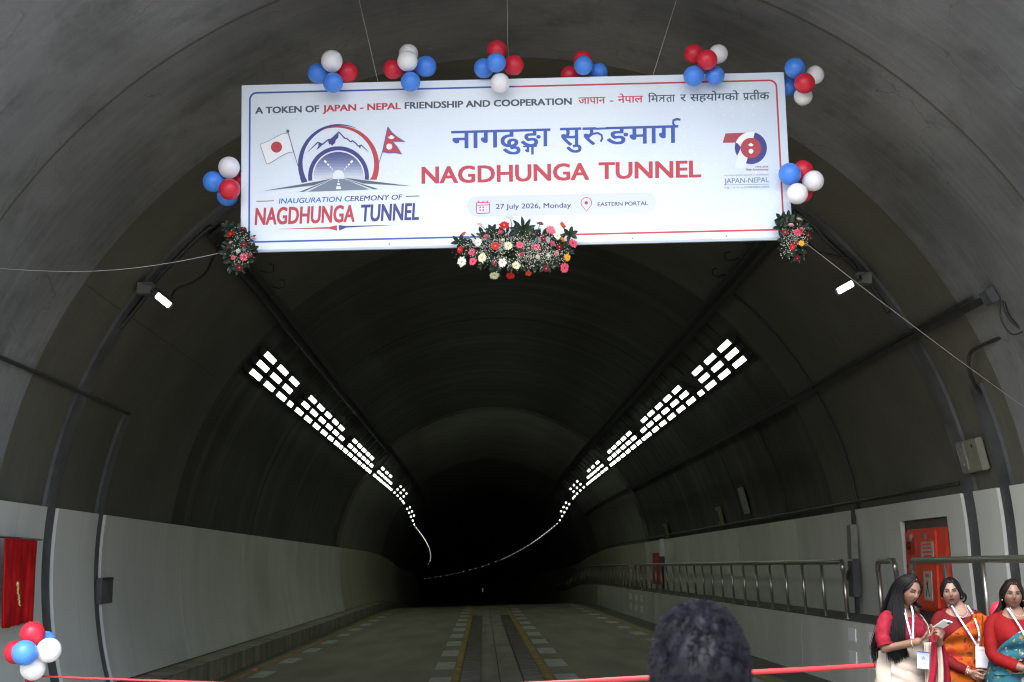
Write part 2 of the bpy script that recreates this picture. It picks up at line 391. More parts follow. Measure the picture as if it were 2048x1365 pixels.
# wall panels, left then right
def panels(side, y0, y1, z0, z1, m):
    """panel sheet following the lining, 45 mm thick, with its own edge"""
    mb = MB(); n = max(1, int((y1 - y0) / 3.0)); zs = [z0 + (z1 - z0) * i / 10 for i in range(11)]
    def pt(z, Y, d):
        dx, dz = off(Y)
        if side < 0: x = CX - math.sqrt((RAD - d) ** 2 - (z - CZ) ** 2)
        else: x = (CX + RAD - d + (CZ - z) * .06) if z < CZ else CX + math.sqrt((RAD - d) ** 2 - (z - CZ) ** 2)
        return Vector((x + dx, Y, z + dz)) - T0
    Ys = [y0 + (y1 - y0) * i / n for i in range(n + 1)]
    mb.grid([[pt(z, Y, .045) for z in zs] for Y in Ys])
    for Y in (y0, y1): mb.grid([[pt(z, Y, -.06) for z in zs], [pt(z, Y, .045) for z in zs]])
    for z in (z0, z1): mb.grid([[pt(z, Y, -.06) for Y in Ys], [pt(z, Y, .045) for Y in Ys]])
    return SA(obj('wall_panel', mb, m, tun))
ZL0, ZL1, ZR0, ZR1 = .252, 2.44, 1.037, 2.63
Ls = [9.02, 15.96], [16.39, 18.1], [18.44, 23.2], [23.215, 29.2], [29.215, 35.2], [35.215, 41.0], [41.015, 48.9]
for a, b_ in Ls: panels(-1, a, b_, ZL0, ZL1, M_panel)
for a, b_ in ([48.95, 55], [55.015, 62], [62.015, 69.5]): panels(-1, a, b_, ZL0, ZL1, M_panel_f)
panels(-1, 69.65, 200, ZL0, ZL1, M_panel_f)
for a, b_ in ([9.02, 14.84], [15.22, 15.96], [16.39, 17.0], [18.95, 25.2], [25.215, 31.2], [31.215, 37.2], [37.215, 43], [43.015, 48.9]): panels(1, a, b_, ZR0, ZR1, M_panel)
panels(1, 17.0, 18.95, 2.38, ZR1, M_panel)
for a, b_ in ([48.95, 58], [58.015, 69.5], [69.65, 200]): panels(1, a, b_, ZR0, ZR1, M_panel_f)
# equipment niche behind the red cabinet: side, head and back
mb = MB()
x0, x1 = 5.87, 6.45
mb.box(x0, x1, 16.94, 17.0, 1.037, 2.38); mb.box(x0, x1, 18.95, 19.01, 1.037, 2.38); mb.box(x0, x1, 16.94, 19.01, 2.38, 2.43)
mb.v = [Vector(v) - T0 for v in mb.v]; obj('niche_lining', mb, M_panel, tun)
# low wall below the railing
mb0 = None
edges = [9.02, 12.1, 15.1, 17.9, 21.6, 25.3, 29, 32.7, 36.4, 40.1, 43.8, 47.5, 51.2, 55, 60, 69.6, 90, 140, 200]
lowwall = thing('low_wall', 'low panel clad wall under the railing on the right side of the road', 'wall', (5.0, 9, 0))
for i in range(len(edges) - 1):
    a, b_ = edges[i], edges[i + 1] - .014; mb = MB(); n = max(1, int((b_ - a) / 4)); P = []
    for k in range(n + 1):
        Y = a + (b_ - a) * k / n; dx, dz = off(Y)
        P.append([Vector((x + dx - 5.0, Y - 9, z + dz)) for x, z in ((5.03, rz(5) - .02), (4.985, rz(5) - .02), (4.985, 1.02), (5.03, 1.02))])
    mb.grid(P)
    for q in (P[0], P[-1]): mb.poly(q)
    obj('wall_panel', mb, M_panel if b_ < 60 else M_panel_f, lowwall)
# portal facade and hillside
mb = MB(); n = 100
inner = [onp(a, 9, .44) for a in FULL]
outer = []
for p in inner:
    d = Vector((p.x - CX, 0, p.z - CZ)); s = 99
    if abs(d.x) > 1e-6: s = min(s, ((16 if d.x > 0 else -16) - 0) / d.x)
    if d.z > 1e-6: s = min(s, 9.5 / d.z)
    if d.z < -1e-6: s = min(s, (CZ + .5) / -d.z) if abs(d.x) < 1e-6 else s
    outer.append(Vector((CX + d.x * s, 0, max(-.4, CZ + d.z * s))))
for yy in (8.995, 9.6):
    mb.grid([[Vector((p.x, yy, p.z)) for p in inner], [Vector((p.x, yy, p.z)) for p in outer]][::(1 if yy < 9.2 else -1)])
mb.grid([[Vector((p.x, 8.995, p.z)) for p in outer], [Vector((p.x, 9.6, p.z)) for p in outer]])
tag(obj('portal_wall', mb, M_face), 'grey concrete headwall round the tunnel mouth', 'wall')
mb = MB(); P = []
for i in range(14):
    Y = 9.7 + i * i * 1.2; P.append([Vector((x, Y, 11.0 + (Y - 9.7) * .5 + 3 * noise.noise(Vector((x * .05, Y * .05, 0))) - abs(x) * .12)) for x in range(-70, 71, 10)])
mb.grid(P); obj('hillside', mb, M_grass, kind='structure')

# ------------------------------------------------------------------ tunnel lamps
def frame(a, Y):
    """matrix at the lining: x tangential (upwards round the arch), y along the tunnel, z towards the axis"""
    c, s = math.cos(R(a)), math.sin(R(a)); zc = Vector((-c, 0, -s))
    d0, d1 = off(Y - .5), off(Y + .5); yc = Vector((d1[0] - d0[0], 1, d1[1] - d0[1])).normalized()
    xc = yc.cross(zc).normalized(); zc = xc.cross(yc)
    return Matrix((xc, yc, zc)).transposed().to_4x4()
near_mesh = {}
def lamp_meshes(L, W):
    k = (round(L, 2), W)
    if k in near_mesh: return near_mesh[k]
    h = MB(); h.bbox(-W / 2 - .012, W / 2 + .012, -L / 2 - .06, L / 2 + .02, 0, .11, .012); h.box(-.03, .03, -L / 2, -L / 2 + .05, -.05, 0); h.box(-.03, .03, L / 2 - .08, L / 2 - .03, -.05, 0)
    d = MB()
    for sgn in (-1, 1): d.bbox(-W / 2 if sgn < 0 else .004, -.004 if sgn < 0 else W / 2, -L / 2, L / 2, .105, .122, .005)
    a = bpy.data.meshes.new('housing'); a.from_pydata(h.v, [], h.f); a.materials.append(M_hous)
    b = bpy.data.meshes.new('diffuser'); b.from_pydata(d.v, [], d.f); b.materials.append(M_lamp)
    near_mesh[k] = (a, b); return a, b
def far_mesh(L, W):
    k = ('far', round(L, 2), W)
    if k in near_mesh: return near_mesh[k]
    h = MB(); h.box(-W / 2 - .02, W / 2 + .02, -L / 2 - .04, L / 2 + .04, -.1, .10, 0); h.box(-W / 2, W / 2, -L / 2, L / 2, .101, .12, 1)
    a = bpy.data.meshes.new('tunnel_lamp'); a.from_pydata(h.v, [], h.f); a.materials.append(M_hous); a.materials.append(M_lamp if W > .05 else M_lamp3)
    a.polygons.foreach_set('material_index', h.m); near_mesh[k] = a; return a
ORD = ['first', 'second', 'third', 'fourth', 'fifth', 'sixth', 'seventh', 'eighth', 'ninth', 'tenth', 'eleventh', 'twelfth']
BLK = ['nearest', 'second', 'third', 'fourth', 'fifth', 'sixth']
blocks = [
    dict(r1=[24.0, 25.55, 27.1], s=28.35, r2=[24.0, 25.55, 27.1], r3=[24.0, 25.55, 27.1]),
    dict(r1=[29.75, 31.3, 32.9, 34.5, 36.0, 37.55], s=38.65, r2=[29.9, 31.4, 33, 34.55, 36.1, 37.6], r3=[30.1, 31.65, 33.2, 34.8, 36.3]),
    dict(r1=[39.9, 41.4, 42.95, 44.5, 46.05, 47.6], s=48.7, r2=[40.1, 41.6, 43.15, 44.7, 46.2, 47.8], r3=[40.2, 41.75, 43.3, 44.85, 46.4]),
    dict(r1=[50.0, 51.6, 53.2, 54.8, 56.4, 57.9], s=59.1, r2=[50.4, 52.0, 53.6, 55.2, 56.8], r3=[50.6, 52.8, 54.8]),
    dict(r1=[61.2, 63.4, 65.6, 67.4], s=69.4, r2=[61.4, 63.8, 66.2], r3=[61.6, 64, 66.4]),
    dict(r1=[72.5, 74.6, 76.7, 78.8], s=None, r2=[73.2, 75.4, 77.6], r3=[])]
def place_lamp(side, row, Y, L, label, near):
    a0 = (40.0, 42.05, 44.1)[row]; a = a0 if side > 0 else 180 - (a0 - 3.4)
    zoff = -.5 if Y > 82 else (-.5 * max(0, (Y - 70) / 12))
    p = onp(a, Y, .115 if Y < 49 else (.02 if Y < 69 else .09)); p.z += zoff * .6
    M = frame(a, Y)
    W = .095 if Y < 49 else (.08 if Y < 60 else (.065 if Y < 82 else .042))
    if near:
        t = thing('tunnel_lamp', label, 'lamp', p, group='white lamps in the two ceiling banks'); t.rotation_euler = M.to_euler()
        ha, db = lamp_meshes(L, W)
        link(bpy.data.objects.new('housing', ha), t); link(bpy.data.objects.new('diffuser', db), t)
    else:
        o = bpy.data.objects.new('tunnel_lamp', far_mesh(L, W)); link(o); o.location = p; o.rotation_euler = M.to_euler()
        tag(o, label, 'lamp', 'white lamps in the two ceiling banks')
for side, sn in ((-1, 'left'), (1, 'right')):
    for bi, b in enumerate(blocks):
        for ri, (key, rn) in enumerate((('r1', 'lowest'), ('r2', 'middle'), ('r3', 'top'))):
            for i, Y in enumerate(b[key]):
                place_lamp(side, ri, Y, 1.0 if Y < 60 else .62, '%s white tunnel lamp in the %s row of the %s block on the %s' % (ORD[i], rn, BLK[bi], sn), Y < 49)
        if b['s']: place_lamp(side, 0, b['s'], .55 if b['s'] < 60 else .42, 'short white tunnel lamp closing the %s block of the %s bank' % (BLK[bi], sn), b['s'] < 49)
    Y = 80.9; i = 0
    while Y < (345 if side > 0 else 190):
        place_lamp(side, 0, Y, .42 if Y < 112 else .26, 'tiny far lamp in the curving single file on the %s' % sn, False)
        Y += 2.8 if Y < 112 else (5.5 if Y < 160 else (12 if i % 2 else 15)); i += 1

# ------------------------------------------------------------------ cable trays, conduits
def along(a, y0, y1, dr, wid, dep, name, mats, parent=None, step=2.0):
    mb = MB(); n = max(1, int((y1 - y0) / step)); P = []
    for i in range(n + 1):
        Y = y0 + (y1 - y0) * i / n; M = frame(a, Y); p = onp(a, Y, dr)
        P.append([p + M.to_3x3() @ Vector(q) for q in ((-wid / 2, 0, 0), (wid / 2, 0, 0), (wid / 2, 0, dep), (-wid / 2, 0, dep))])
    if parent is not None: P = [[q - parent.location for q in r] for r in P]
    mb.grid(P, closed=True); mb.poly(P[0]); mb.poly(P[-1][::-1]); return obj(name, mb, mats, parent)
for side, sn, a in ((1, 'right', 50.9), (-1, 'left', 180 - 47.3)):
    y0 = 16.4
    t = thing('cable_tray', 'long dark cable tray running deep into the tunnel on the %s of the ceiling' % sn, 'cable tray', onp(a, y0, -.2), group='ceiling cable trays')
    along(a, y0, 140, -.04, .26, .05, 'tray', M_black, t)
    along(a + .9, y0 + .3, 60, -.1, .05, .05, 'cable', M_black, t); along(a - .6, y0 + .3, 60, -.1, .06, .05, 'cable', M_black, t)
    lo = a - 5.5 if side > 0 else a + 5.5
    Y = 23.6; base = None
    while Y < 69:
        if base is None or abs(Y - 23.6) < .01 or True:
            mb = MB(); pts = [onp(a + (lo - a) * k / 4, Y, -.02 if k else -.02) - t.location for k in range(5)]
            mb.tube(pts, .018, 5); obj('support_arm', mb, M_black, t)
        Y += 1.55
    # hooks on top of the near end of the tray
    for k in range(4):
        Yh = 17.0 + k * 1.1; p = onp(a + (1.6 if side > 0 else -1.6), Yh, -.03) - t.location; M3 = frame(a, Yh).to_3x3()
        mb = MB(); mb.tube([p + M3 @ Vector(q) for q in ((0, 0, 0), (.06 * side, 0, .10), (.14 * side, .02, .13), (.2 * side, .02, .06), (.16 * side, .02, 0))], .012, 6)
        obj('hook', mb, M_black, t)
def pipe(name, pts, r, label, cat, m=M_pipe, parent=None, group=None, n=8):
    mb = MB(); mb.tube(pts, r, n); o = obj(name, mb, m, parent, smooth=True)
    if label: tag(o, label, cat, group)
    return o
def cat_rom(P, k=8):
    P = [Vector(p) for p in P]; Q = [P[0]] + P + [P[-1]]; out = []
    for i in range(1, len(Q) - 2):
        for j in range(k):
            t = j / k; a, b, c, d = Q[i - 1], Q[i], Q[i + 1], Q[i + 2]
            out.append(.5 * ((2 * b) + (c - a) * t + (2 * a - 5 * b + 4 * c - d) * t * t + (3 * b - a - 3 * c + d) * t ** 3))
    out.append(P[-1]); return out
# thick pipe on the right with its bracket box
t = thing('service_pipe', 'thick black service pipe along the right side of the arch with an end box', 'pipe', onp(28.8, 13.9, -.06))
o = along(28.8, 13.6, 69, -.02, .075, .07, 'pipe_run', M_pipe, t)
o = along(29.6, 13.9, 69, -.02, .04, .05, 'cable', M_black, t)
mb = MB(); M3 = frame(28.8, 13.6).to_3x3(); Mt = M3.to_4x4(); Mt.translation = onp(28.8, 13.45, -.01) - t.location
mb.bbox(-.08, .08, -.11, .11, 0, .09, .012, 0, Mt); obj('end_box', mb, M_band, t)
for k, (q, r) in enumerate((([(2008, 603), (2014, 628), (2030, 648), (2052, 662), (2085, 675)], .016), ([(1999, 603), (2003, 640), (2022, 668), (2046, 663), (2075, 640)], .009), ([(2020, 600), (2040, 640), (2065, 690)], .014))):
    pts = cat_rom([at(x, y, 13.35 - .03 * k) - t.location for x, y in q]); mb = MB(); mb.tube(pts, r, 7); obj('loop_cable', mb, M_black, t, smooth=True)
Yw = 13.6
q = [(2085, 645, 13.2), (2048, 656, 13.5), (2000, 676, 13.9), (1960, 693, 14.3), (1941, 706, 14.55), (1937, 728, 14.65), (1944, 757, 14.75), (1960, 785, 14.9), (1981, 805, 14.95), (1992, 828, 15.0)]
pipe('conduit', cat_rom([at(*p) for p in q]), .02, 'thin bent conduit dropping to the dark wall band at the right edge', 'conduit', M_pipe)
# left thin conduit and right low conduit
def onlist(a, y0, y1, dr=-.02, step=2.5):
    n = max(1, int((y1 - y0) / step)); return [onp(a, y0 + (y1 - y0) * i / n, dr) for i in range(n + 1)]
pipe('conduit', onlist(159.2, 9.5, 18.3, -.01), .022, 'thin straight conduit on the left of the arch above the short wall band', 'conduit')
pipe('conduit', onlist(9.6, 16.5, 69, -.0), .022, 'thin long conduit just above the white wall panels on the right', 'conduit')
pts = [onp(a, 21.0, -.01) for a in [8.5 + i * (50.5 - 8.5) / 30 for i in range(31)]]
pipe('conduit', pts, .02, 'thin conduit curving up the right arch from the grey wall box to the cable tray', 'conduit')
pipe('conduit', [onp(a, 26.5, .14) for a in [9.6 + i * (28 - 9.6) / 14 for i in range(15)]], .014, 'faint conduit on the darker lining further in on the right', 'conduit')

# ------------------------------------------------------------------ temporary flood lamps near the mouth
def flood(pa, pb, box, Y, label, side):
    A, B = at(*pa, Y), at(*pb, Y); c = (A + B) / 2; t = thing('flood_lamp', label, 'lamp', c, group='flood lamps fixed to the arch near the mouth')
    yv = (B - A); L = yv.length; yv.normalize(); zv = Vector((0, -1, -.35)); zv = (zv - yv * zv.dot(yv)).normalized(); xv = yv.cross(zv)
    M = Matrix((xv, yv, zv)).transposed().to_4x4()
    mb = MB(); mb.bbox(-.05, .05, -L / 2 - .05, L / 2 + .01, -.06, .0, .008, 0, M); obj('housing', mb, M_hous, t)
    mb = MB(); mb.bbox(-.038, .038, -L / 2 + .02, L / 2 - .02, .0, .022, .008, 0, M); obj('diffuser', mb, M_lamp2, t)
    b = at(*box, Y + .15); mb = MB(); mb.bbox(-.09, .09, -.08, .08, -.07, .07, .01, 0, Matrix.Translation(b - c)); mb.tube([b - c, M @ Vector((0, -L / 2 - .02, -.03))], .02, 6)
    mb.tube([b - c + Vector((.02 * side, -.08, .05)), b - c + Vector((.12 * -side, -.1, .02))], .012, 5)
    obj('bracket', mb, M_grey, t)
    return t
flood((311, 588), (343, 614), (292, 578), 15.75, 'bright slim flood lamp on the left of the arch by the rope', -1)
flood((1708, 565), (1672, 585), (1726, 558), 15.75, 'bright slim flood lamp on the right of the arch by the rope', 1)
pipe('cable', cat_rom([at(341, 606, 15.75), at(345, 590, 15.8), at(356, 577, 15.9), at(385, 566, 16.0), at(412, 545, 16.1), at(427, 515, 16.2), at(437, 500, 16.3), at(452, 470, 16.4)]), .016, 'black cable looping from the left flood lamp to the cable tray', 'cable', M_black)
pipe('cable', cat_rom([at(1722, 560, 15.75), at(1716, 540, 15.9), at(1700, 520, 16.0), at(1665, 512, 16.1), at(1630, 500, 16.2), at(1604, 470, 16.4)]), .016, 'black cable looping from the right flood lamp to the cable tray', 'cable', M_black)
pipe('cable', cat_rom([onp(a, 16.18, -.03 - .02 * math.sin(a)) for a in (150, 146, 142, 138.5, 135, 132.6)]), .03, 'thick black cable along the dark wall band up to the left tray', 'cable', M_black)
pipe('cable', cat_rom([onp(a, 16.18, -.03 - .02 * math.sin(a)) for a in (33, 37, 41, 45, 48, 51)]), .03, 'thick black cable along the dark wall band up to the right tray', 'cable', M_black)

# ------------------------------------------------------------------ wall equipment
# red fire cabinet in its niche
cab = thing('fire_cabinet', 'large red fire cabinet with paper notices set in a niche in the right wall', 'fire cabinet', (5.84, 18.07, 1.2))
def wallx(z, d=0.0): return (CX + RAD - d + (CZ - z) * .06) if z < CZ else CX + math.sqrt((RAD - d) ** 2 - (z - CZ) ** 2)
cl = cab.location
mb = MB(); mb.bbox(0.02, .5, -.82, .78, -.02, 1.06, .015); obj('body', mb, M_red, cab)
mb = MB(); mb.bbox(-.012, .018, -.50, .74, .60, 1.02, .008); obj('upper_door', mb, M_red, cab)
mb = MB(); mb.bbox(-.012, .018, -.50, .74, .02, .58, .008); dl = obj('lower_door', mb, M_red, cab)
mb = MB(); mb.bbox(-.02, .018, .32, .66, .70, .95, .01); obj('alarm_panel', mb, mat('darker red enamel', (.33, .025, .014), .4), cab)
def plate(y0, y1, z0, z1, m, nm='notice', dx=-.018): mb = MB(); mb.box(dx - .004, dx + .008, y0, y1, z0, z1); return obj(nm, mb, m, cab)
p1 = plate(-.42, .06, .66, .88, M_paper)
mb = MB()
for k in range(4): mb.box(-.0232, -.022, -.36 + .0 * k, .0 - .05 * (k == 3), .845 - .05 * k - .012, .845 - .05 * k + .012)
obj('printing', mb, M_red, p1)
plate(-.12, -.0, .92, .99, M_grey, 'badge'); plate(.44, .54, .90, .99, M_paper, 'badge')
plate(.43, .60, .40, .55, M_paper); plate(.26, .50, .14, .28, M_paper)
p2 = plate(-.30, .02, .12, .50, M_paper)
mb = MB(); mb.box(-.0232, -.022, -.22, -.06, .42, .46); mb.box(-.0232, -.022, -.18, -.10, .34, .38)
obj('printing', mb, M_red, p2)
mb = MB()
for sg in (-1, 1): mb.tube([(-.024, -.14, .32), (-.024, -.14 + .07 * sg, .17)], .006, 5)
mb.ell((-.024, -.14, .335), .018, 8, 6); obj('pictogram', mb, M_joint, p2)
mb = MB(); mb.ell((-.035, .56, .84), (.03, .055, .055), 14, 8); obj('alarm_button', mb, mat('dark red lens', (.10, .005, .004), .25), cab)
mb = MB(); mb.bbox(.06, .5, -1.06, -.85, -.16, 1.0, .01); obj('side_box', mb, mat('grey cabinet', (.16, .17, .18), .5), cab)
# control box tilted on the band on the right
A = at(1953, 946, 15.9); M = frame(12.5, 15.9).to_3x3()
t = thing('control_box', 'tilted cream control box with a hatch and black knob above the right wall panels', 'control box', onp(12.6, 15.75, -.0))
Mx = M.to_4x4()
mb = MB(); mb.bbox(-.19, .19, -.38, .28, .0, .09, .012, 0, Mx); obj('body', mb, M_cream, t)
mb = MB(); mb.bbox(-.155, .17, .0, .24, .09, .105, .006, 0, Mx); h = obj('hatch', mb, M_cream, t)
mb = MB(); mb.box(-.15, .16, .015, .03, .105, .11, 0, Mx); mb.box(-.15, .16, .21, .225, .105, .11, 0, Mx); mb.bbox(-.10, -.06, .09, .13, .105, .125, .005, 0, Mx); mb.bbox(.07, .11, .09, .13, .105, .125, .005, 0, Mx); obj('latch', mb, M_grey, h)
mb = MB(); mb.ell((-.09, -.22, .095), (.035, .05, .03), 14, 8, 0, M); obj('knob', mb, M_black, t)
# grey wall box with handset loop on the right wall, near the railing end
def wallbox(Y, label):
    t = thing('wall_box', label, 'junction box', (5.80, Y, 1.25))
    mb = MB(); mb.bbox(-.13, -.02, -.12, .12, .62, 1.15, .01); obj('upper_box', mb, M_grey, t)
    mb = MB(); mb.bbox(-.13, -.02, -.15, .15, .05, .60, .01); obj('lower_box', mb, M_band, t)
    mb = MB(); mb.tube(cat_rom([(-.14, -.05, .5), (-.19, -.06, .42), (-.2, -.02, .3), (-.16, .03, .35), (-.14, .04, .45)]), .012, 6); obj('cord', mb, M_black, t)
    mb = MB(); mb.box(-.07, -.015, -.045, .045, -.2, 1.45); obj('duct', mb, M_black, t)
    return t
wallbox(21.15, 'tall grey and black box with a cord on the right wall behind the railing end')
# recessed box on the left band
t = thing('junction_box', 'dark square junction box on the wall band of the left wall', 'junction box', (-5.09, 18.62, 1.45))
mb = MB(); mb.bbox(-.02, .06, -.3, .26, -.18, .16, .01); obj('body', mb, M_band, t)
mb = MB(); mb.box(.058, .068, -.27, .23, .13, .165); obj('rim', mb, M_black, t)
# far red hydrant box, white box and cable
t = thing('hydrant_box', 'narrow red hydrant box on the right wall far behind the railing', 'fire cabinet', (5.85, 45.6, 1.08))
mb = MB(); mb.bbox(-.12, -.02, -.9, .8, .12, 1.15, .02); obj('body', mb, mat('far red enamel', (.42, .02, .02), .5), t)
mb = MB(); mb.box(-.135, -.12, -.25, .05, .62, .78); mb.box(-.135, -.12, -.28, .02, .28, .50); obj('notice', mb, M_paper, t)
t = thing('distribution_box', 'narrow white distribution box with a hanging cable beside the far red hydrant box', 'junction box', (5.84, 44.1, 1.05))
mb = MB(); mb.bbox(-.14, -.03, -.35, .25, 1.05, 1.6, .02); obj('body', mb, mat('white cabinet', (.72, .74, .72), .5), t)
mb = MB(); mb.bbox(-.13, -.04, -.3, .0, .78, 1.05, .02); obj('switch', mb, M_band, t)
mb = MB(); mb.tube([(-.08, -.1, .8), (-.07, -.1, .4), (-.07, -.1, 0)], .035, 6); obj('cable', mb, M_black, t)
for a, Y, lab, m, s in ((12.0, 33.5, 'small yellow bracket plate above the panels on the right, the nearer of two', M_cream, (.14, .22)), (11.0, 43.5, 'small yellow bracket plate above the panels on the right, the farther of two', M_cream, (.14, .22))):
    t = thing('bracket_plate', lab, 'bracket', onp(a, Y, .1)); t.rotation_euler = frame(a, Y).to_euler()
    mb = MB(); mb.bbox(-s[0] * 1.6, s[0] * 1.6, -s[1], s[1], 0, .08, .01); obj('plate', mb, mat('ochre plate', (.16, .15, .05), .6), t)
    mb = MB(); mb.bbox(-s[0], s[0], -.05, .06, .08, .12, .01); obj('slot', mb, M_black, t)
mb = MB(); mb.bbox(-.3, .3, -.28, .28, 0, .03, .008); o = obj('notice_plate', mb, mat('pale plate', (.22, .23, .22), .6, var=.3, scale=12)); o.location = onp(14.2, 30.3, .12); o.rotation_euler = frame(14.2, 30.3).to_euler()
tag(o, 'small grey notice plate on the dark right lining above the conduit', 'sign')
# pale plates on the low wall
names = [('near upper plate to the left of the wall joint', 18.6, .85), ('near lower plate to the left of the wall joint', 18.6, .55), ('near upper plate to the right of the wall joint', 17.6, .84), ('near lower plate to the right of the wall joint', 17.6, .545)]
for n_, Y, z in names:
    mb = MB(); mb.bbox(-.012, 0, -.18, .18, -.085, .085, .004); o = obj('wall_plate', mb, mat('pale plate white', (.80, .82, .85), .4), loc=(4.985, Y, z)); tag(o, 'white plate on the low right wall, ' + n_.replace('near ', '').replace(' plate', ''), 'plate', 'white plates on the low right wall')
k = 0
for Y in (45.0, 43.4, 46.6):
    for z in (.78, .45):
        mb = MB(); mb.bbox(-.012, 0, -.3, .3, -.10, .10, .004); o = obj('wall_plate', mb, mat('far pale plate', (.8, .82, .8), .4), loc=(4.985, Y, z)); tag(o, 'small pale plate far down the low right wall, %s row, %s' % (('upper' if z > .6 else 'lower'), {45.0: 'middle', 43.4: 'nearest', 46.6: 'farthest'}[Y]), 'plate', 'white plates on the low right wall')
dx_, dz_ = off(90); t = thing('speck_post', 'tiny pale speck on an added post with a glowing cap far away in the dark of the road', 'post', (-.02, 90, dz_))  # added post that carries a small light speck of unknown source
mb = MB(); mb.tube([(0, 0, 0), (0, 0, .98)], .02, 6); obj('pole', mb, M_black, t)
mb = MB(); mb.tube([(0, 0, .98), (0, 0, 1.22)], .04, 8); obj('cap', mb, mat('glowing cap', (.6, .62, .6), .5, emit=((.7, .8, .75), .02)), t)  # cap given a faint glow of its own, though it is no lamp

# ------------------------------------------------------------------ stainless railings
def railing(y0, y1, label, spacing=1.22, parent=None):
    x = 5.09; t = thing('railing', label, 'railing', (x, y0, 1.035), group='stainless railings on the raised walkway')
    def P(Y, z): dx, dz = off(Y); return Vector((dx, Y - y0, z + dz))
    LE = Vector((-.045, 0, 0))
    n = max(1, round((y1 - y0) / spacing)); H = .79
    mb = MB(); k = max(1, int((y1 - y0) / 2)); r = .038
    pts = [P(y0, H - .12), P(y0 + .02, H - .05), P(y0 + .07, H)] + [P(y0 + .07 + (y1 - y0 - .14) * i / k, H) for i in range(1, k)] + [P(y1 - .07, H), P(y1 - .02, H - .05), P(y1, H - .12)]
    mb.tube([q + LE for q in pts], [r * .85, r * .95] + [r] * (len(pts) - 4) + [r * .95, r * .85], 12); obj('top_rail', mb, M_steel, t, smooth=True)
    for i in range(n + 1):
        Y = y0 + (y1 - y0) * i / n; mb = MB(); top = H - .12 if i in (0, n) else H - .02; rr = .025 if 0 < i < n else .032
        mb.tube([P(Y, 0), P(Y, top) + Vector((-.045 * top / H, 0, 0))], rr, 10); mb.tube([P(Y, 0), P(Y, .012)], rr * 1.7, 12)
        obj('post', mb, M_steel, t, smooth=True)
    return t
railing(8.9 + .3, 16.09, 'stainless railing section nearest the mouth, behind the women')
railing(16.74, 17.5, 'short stainless railing piece with two posts beside the fire cabinet')
railing(19.2, 44.0, 'longest stainless railing section on the walkway, starting beyond the fire cabinet')
railing(44.9, 45.5, 'tiny far stainless railing piece between the two long sections')
railing(47.0, 69.0, 'far stainless railing section fading into the dark')
railing(69.6, 95.0, 'farthest stainless railing section, almost lost in the dark')

# ------------------------------------------------------------------ the hanging banner
_a, _b, _c = -0.03083109, 0.02132879, 0.02168864
_Ry = Matrix(((math.cos(_a), -math.sin(_a), 0), (math.sin(_a), math.cos(_a), 0), (0, 0, 1)))
_Rp = Matrix(((1, 0, 0), (0, math.cos(_b), -math.sin(_b)), (0, math.sin(_b), math.cos(_b))))
_Rr = Matrix(((math.cos(_c), 0, -math.sin(_c)), (0, 1, 0), (math.sin(_c), 0, math.cos(_c))))
BM = (_Ry @ _Rp @ _Rr).to_4x4(); BM.translation = Vector((.27333844, 11.9518952, 3.66434966 + CAMZ))
BI = BM.inverted(); BW, BH = 5.0, 1.56
def buv(px, py, d=0.0):
    """point of the banner plane (local x, z), d metres in front of it, for a measured place"""
    o = BI @ Vector((0, 0, CAMZ)); v = BI.to_3x3() @ ray(px, py); t = (-d - o.y) / v.y; p = o + v * t; return Vector((p.x, -d, p.z))
def bat(px, py, d=0.0): return BM @ buv(px, py, d)
PK = .88        # print white
def pr(h, k=1.0): return hx(h, PK * k)
M_vinyl = mat('banner vinyl', pr('D9E6F4', 1.12), .45, spec=.3)
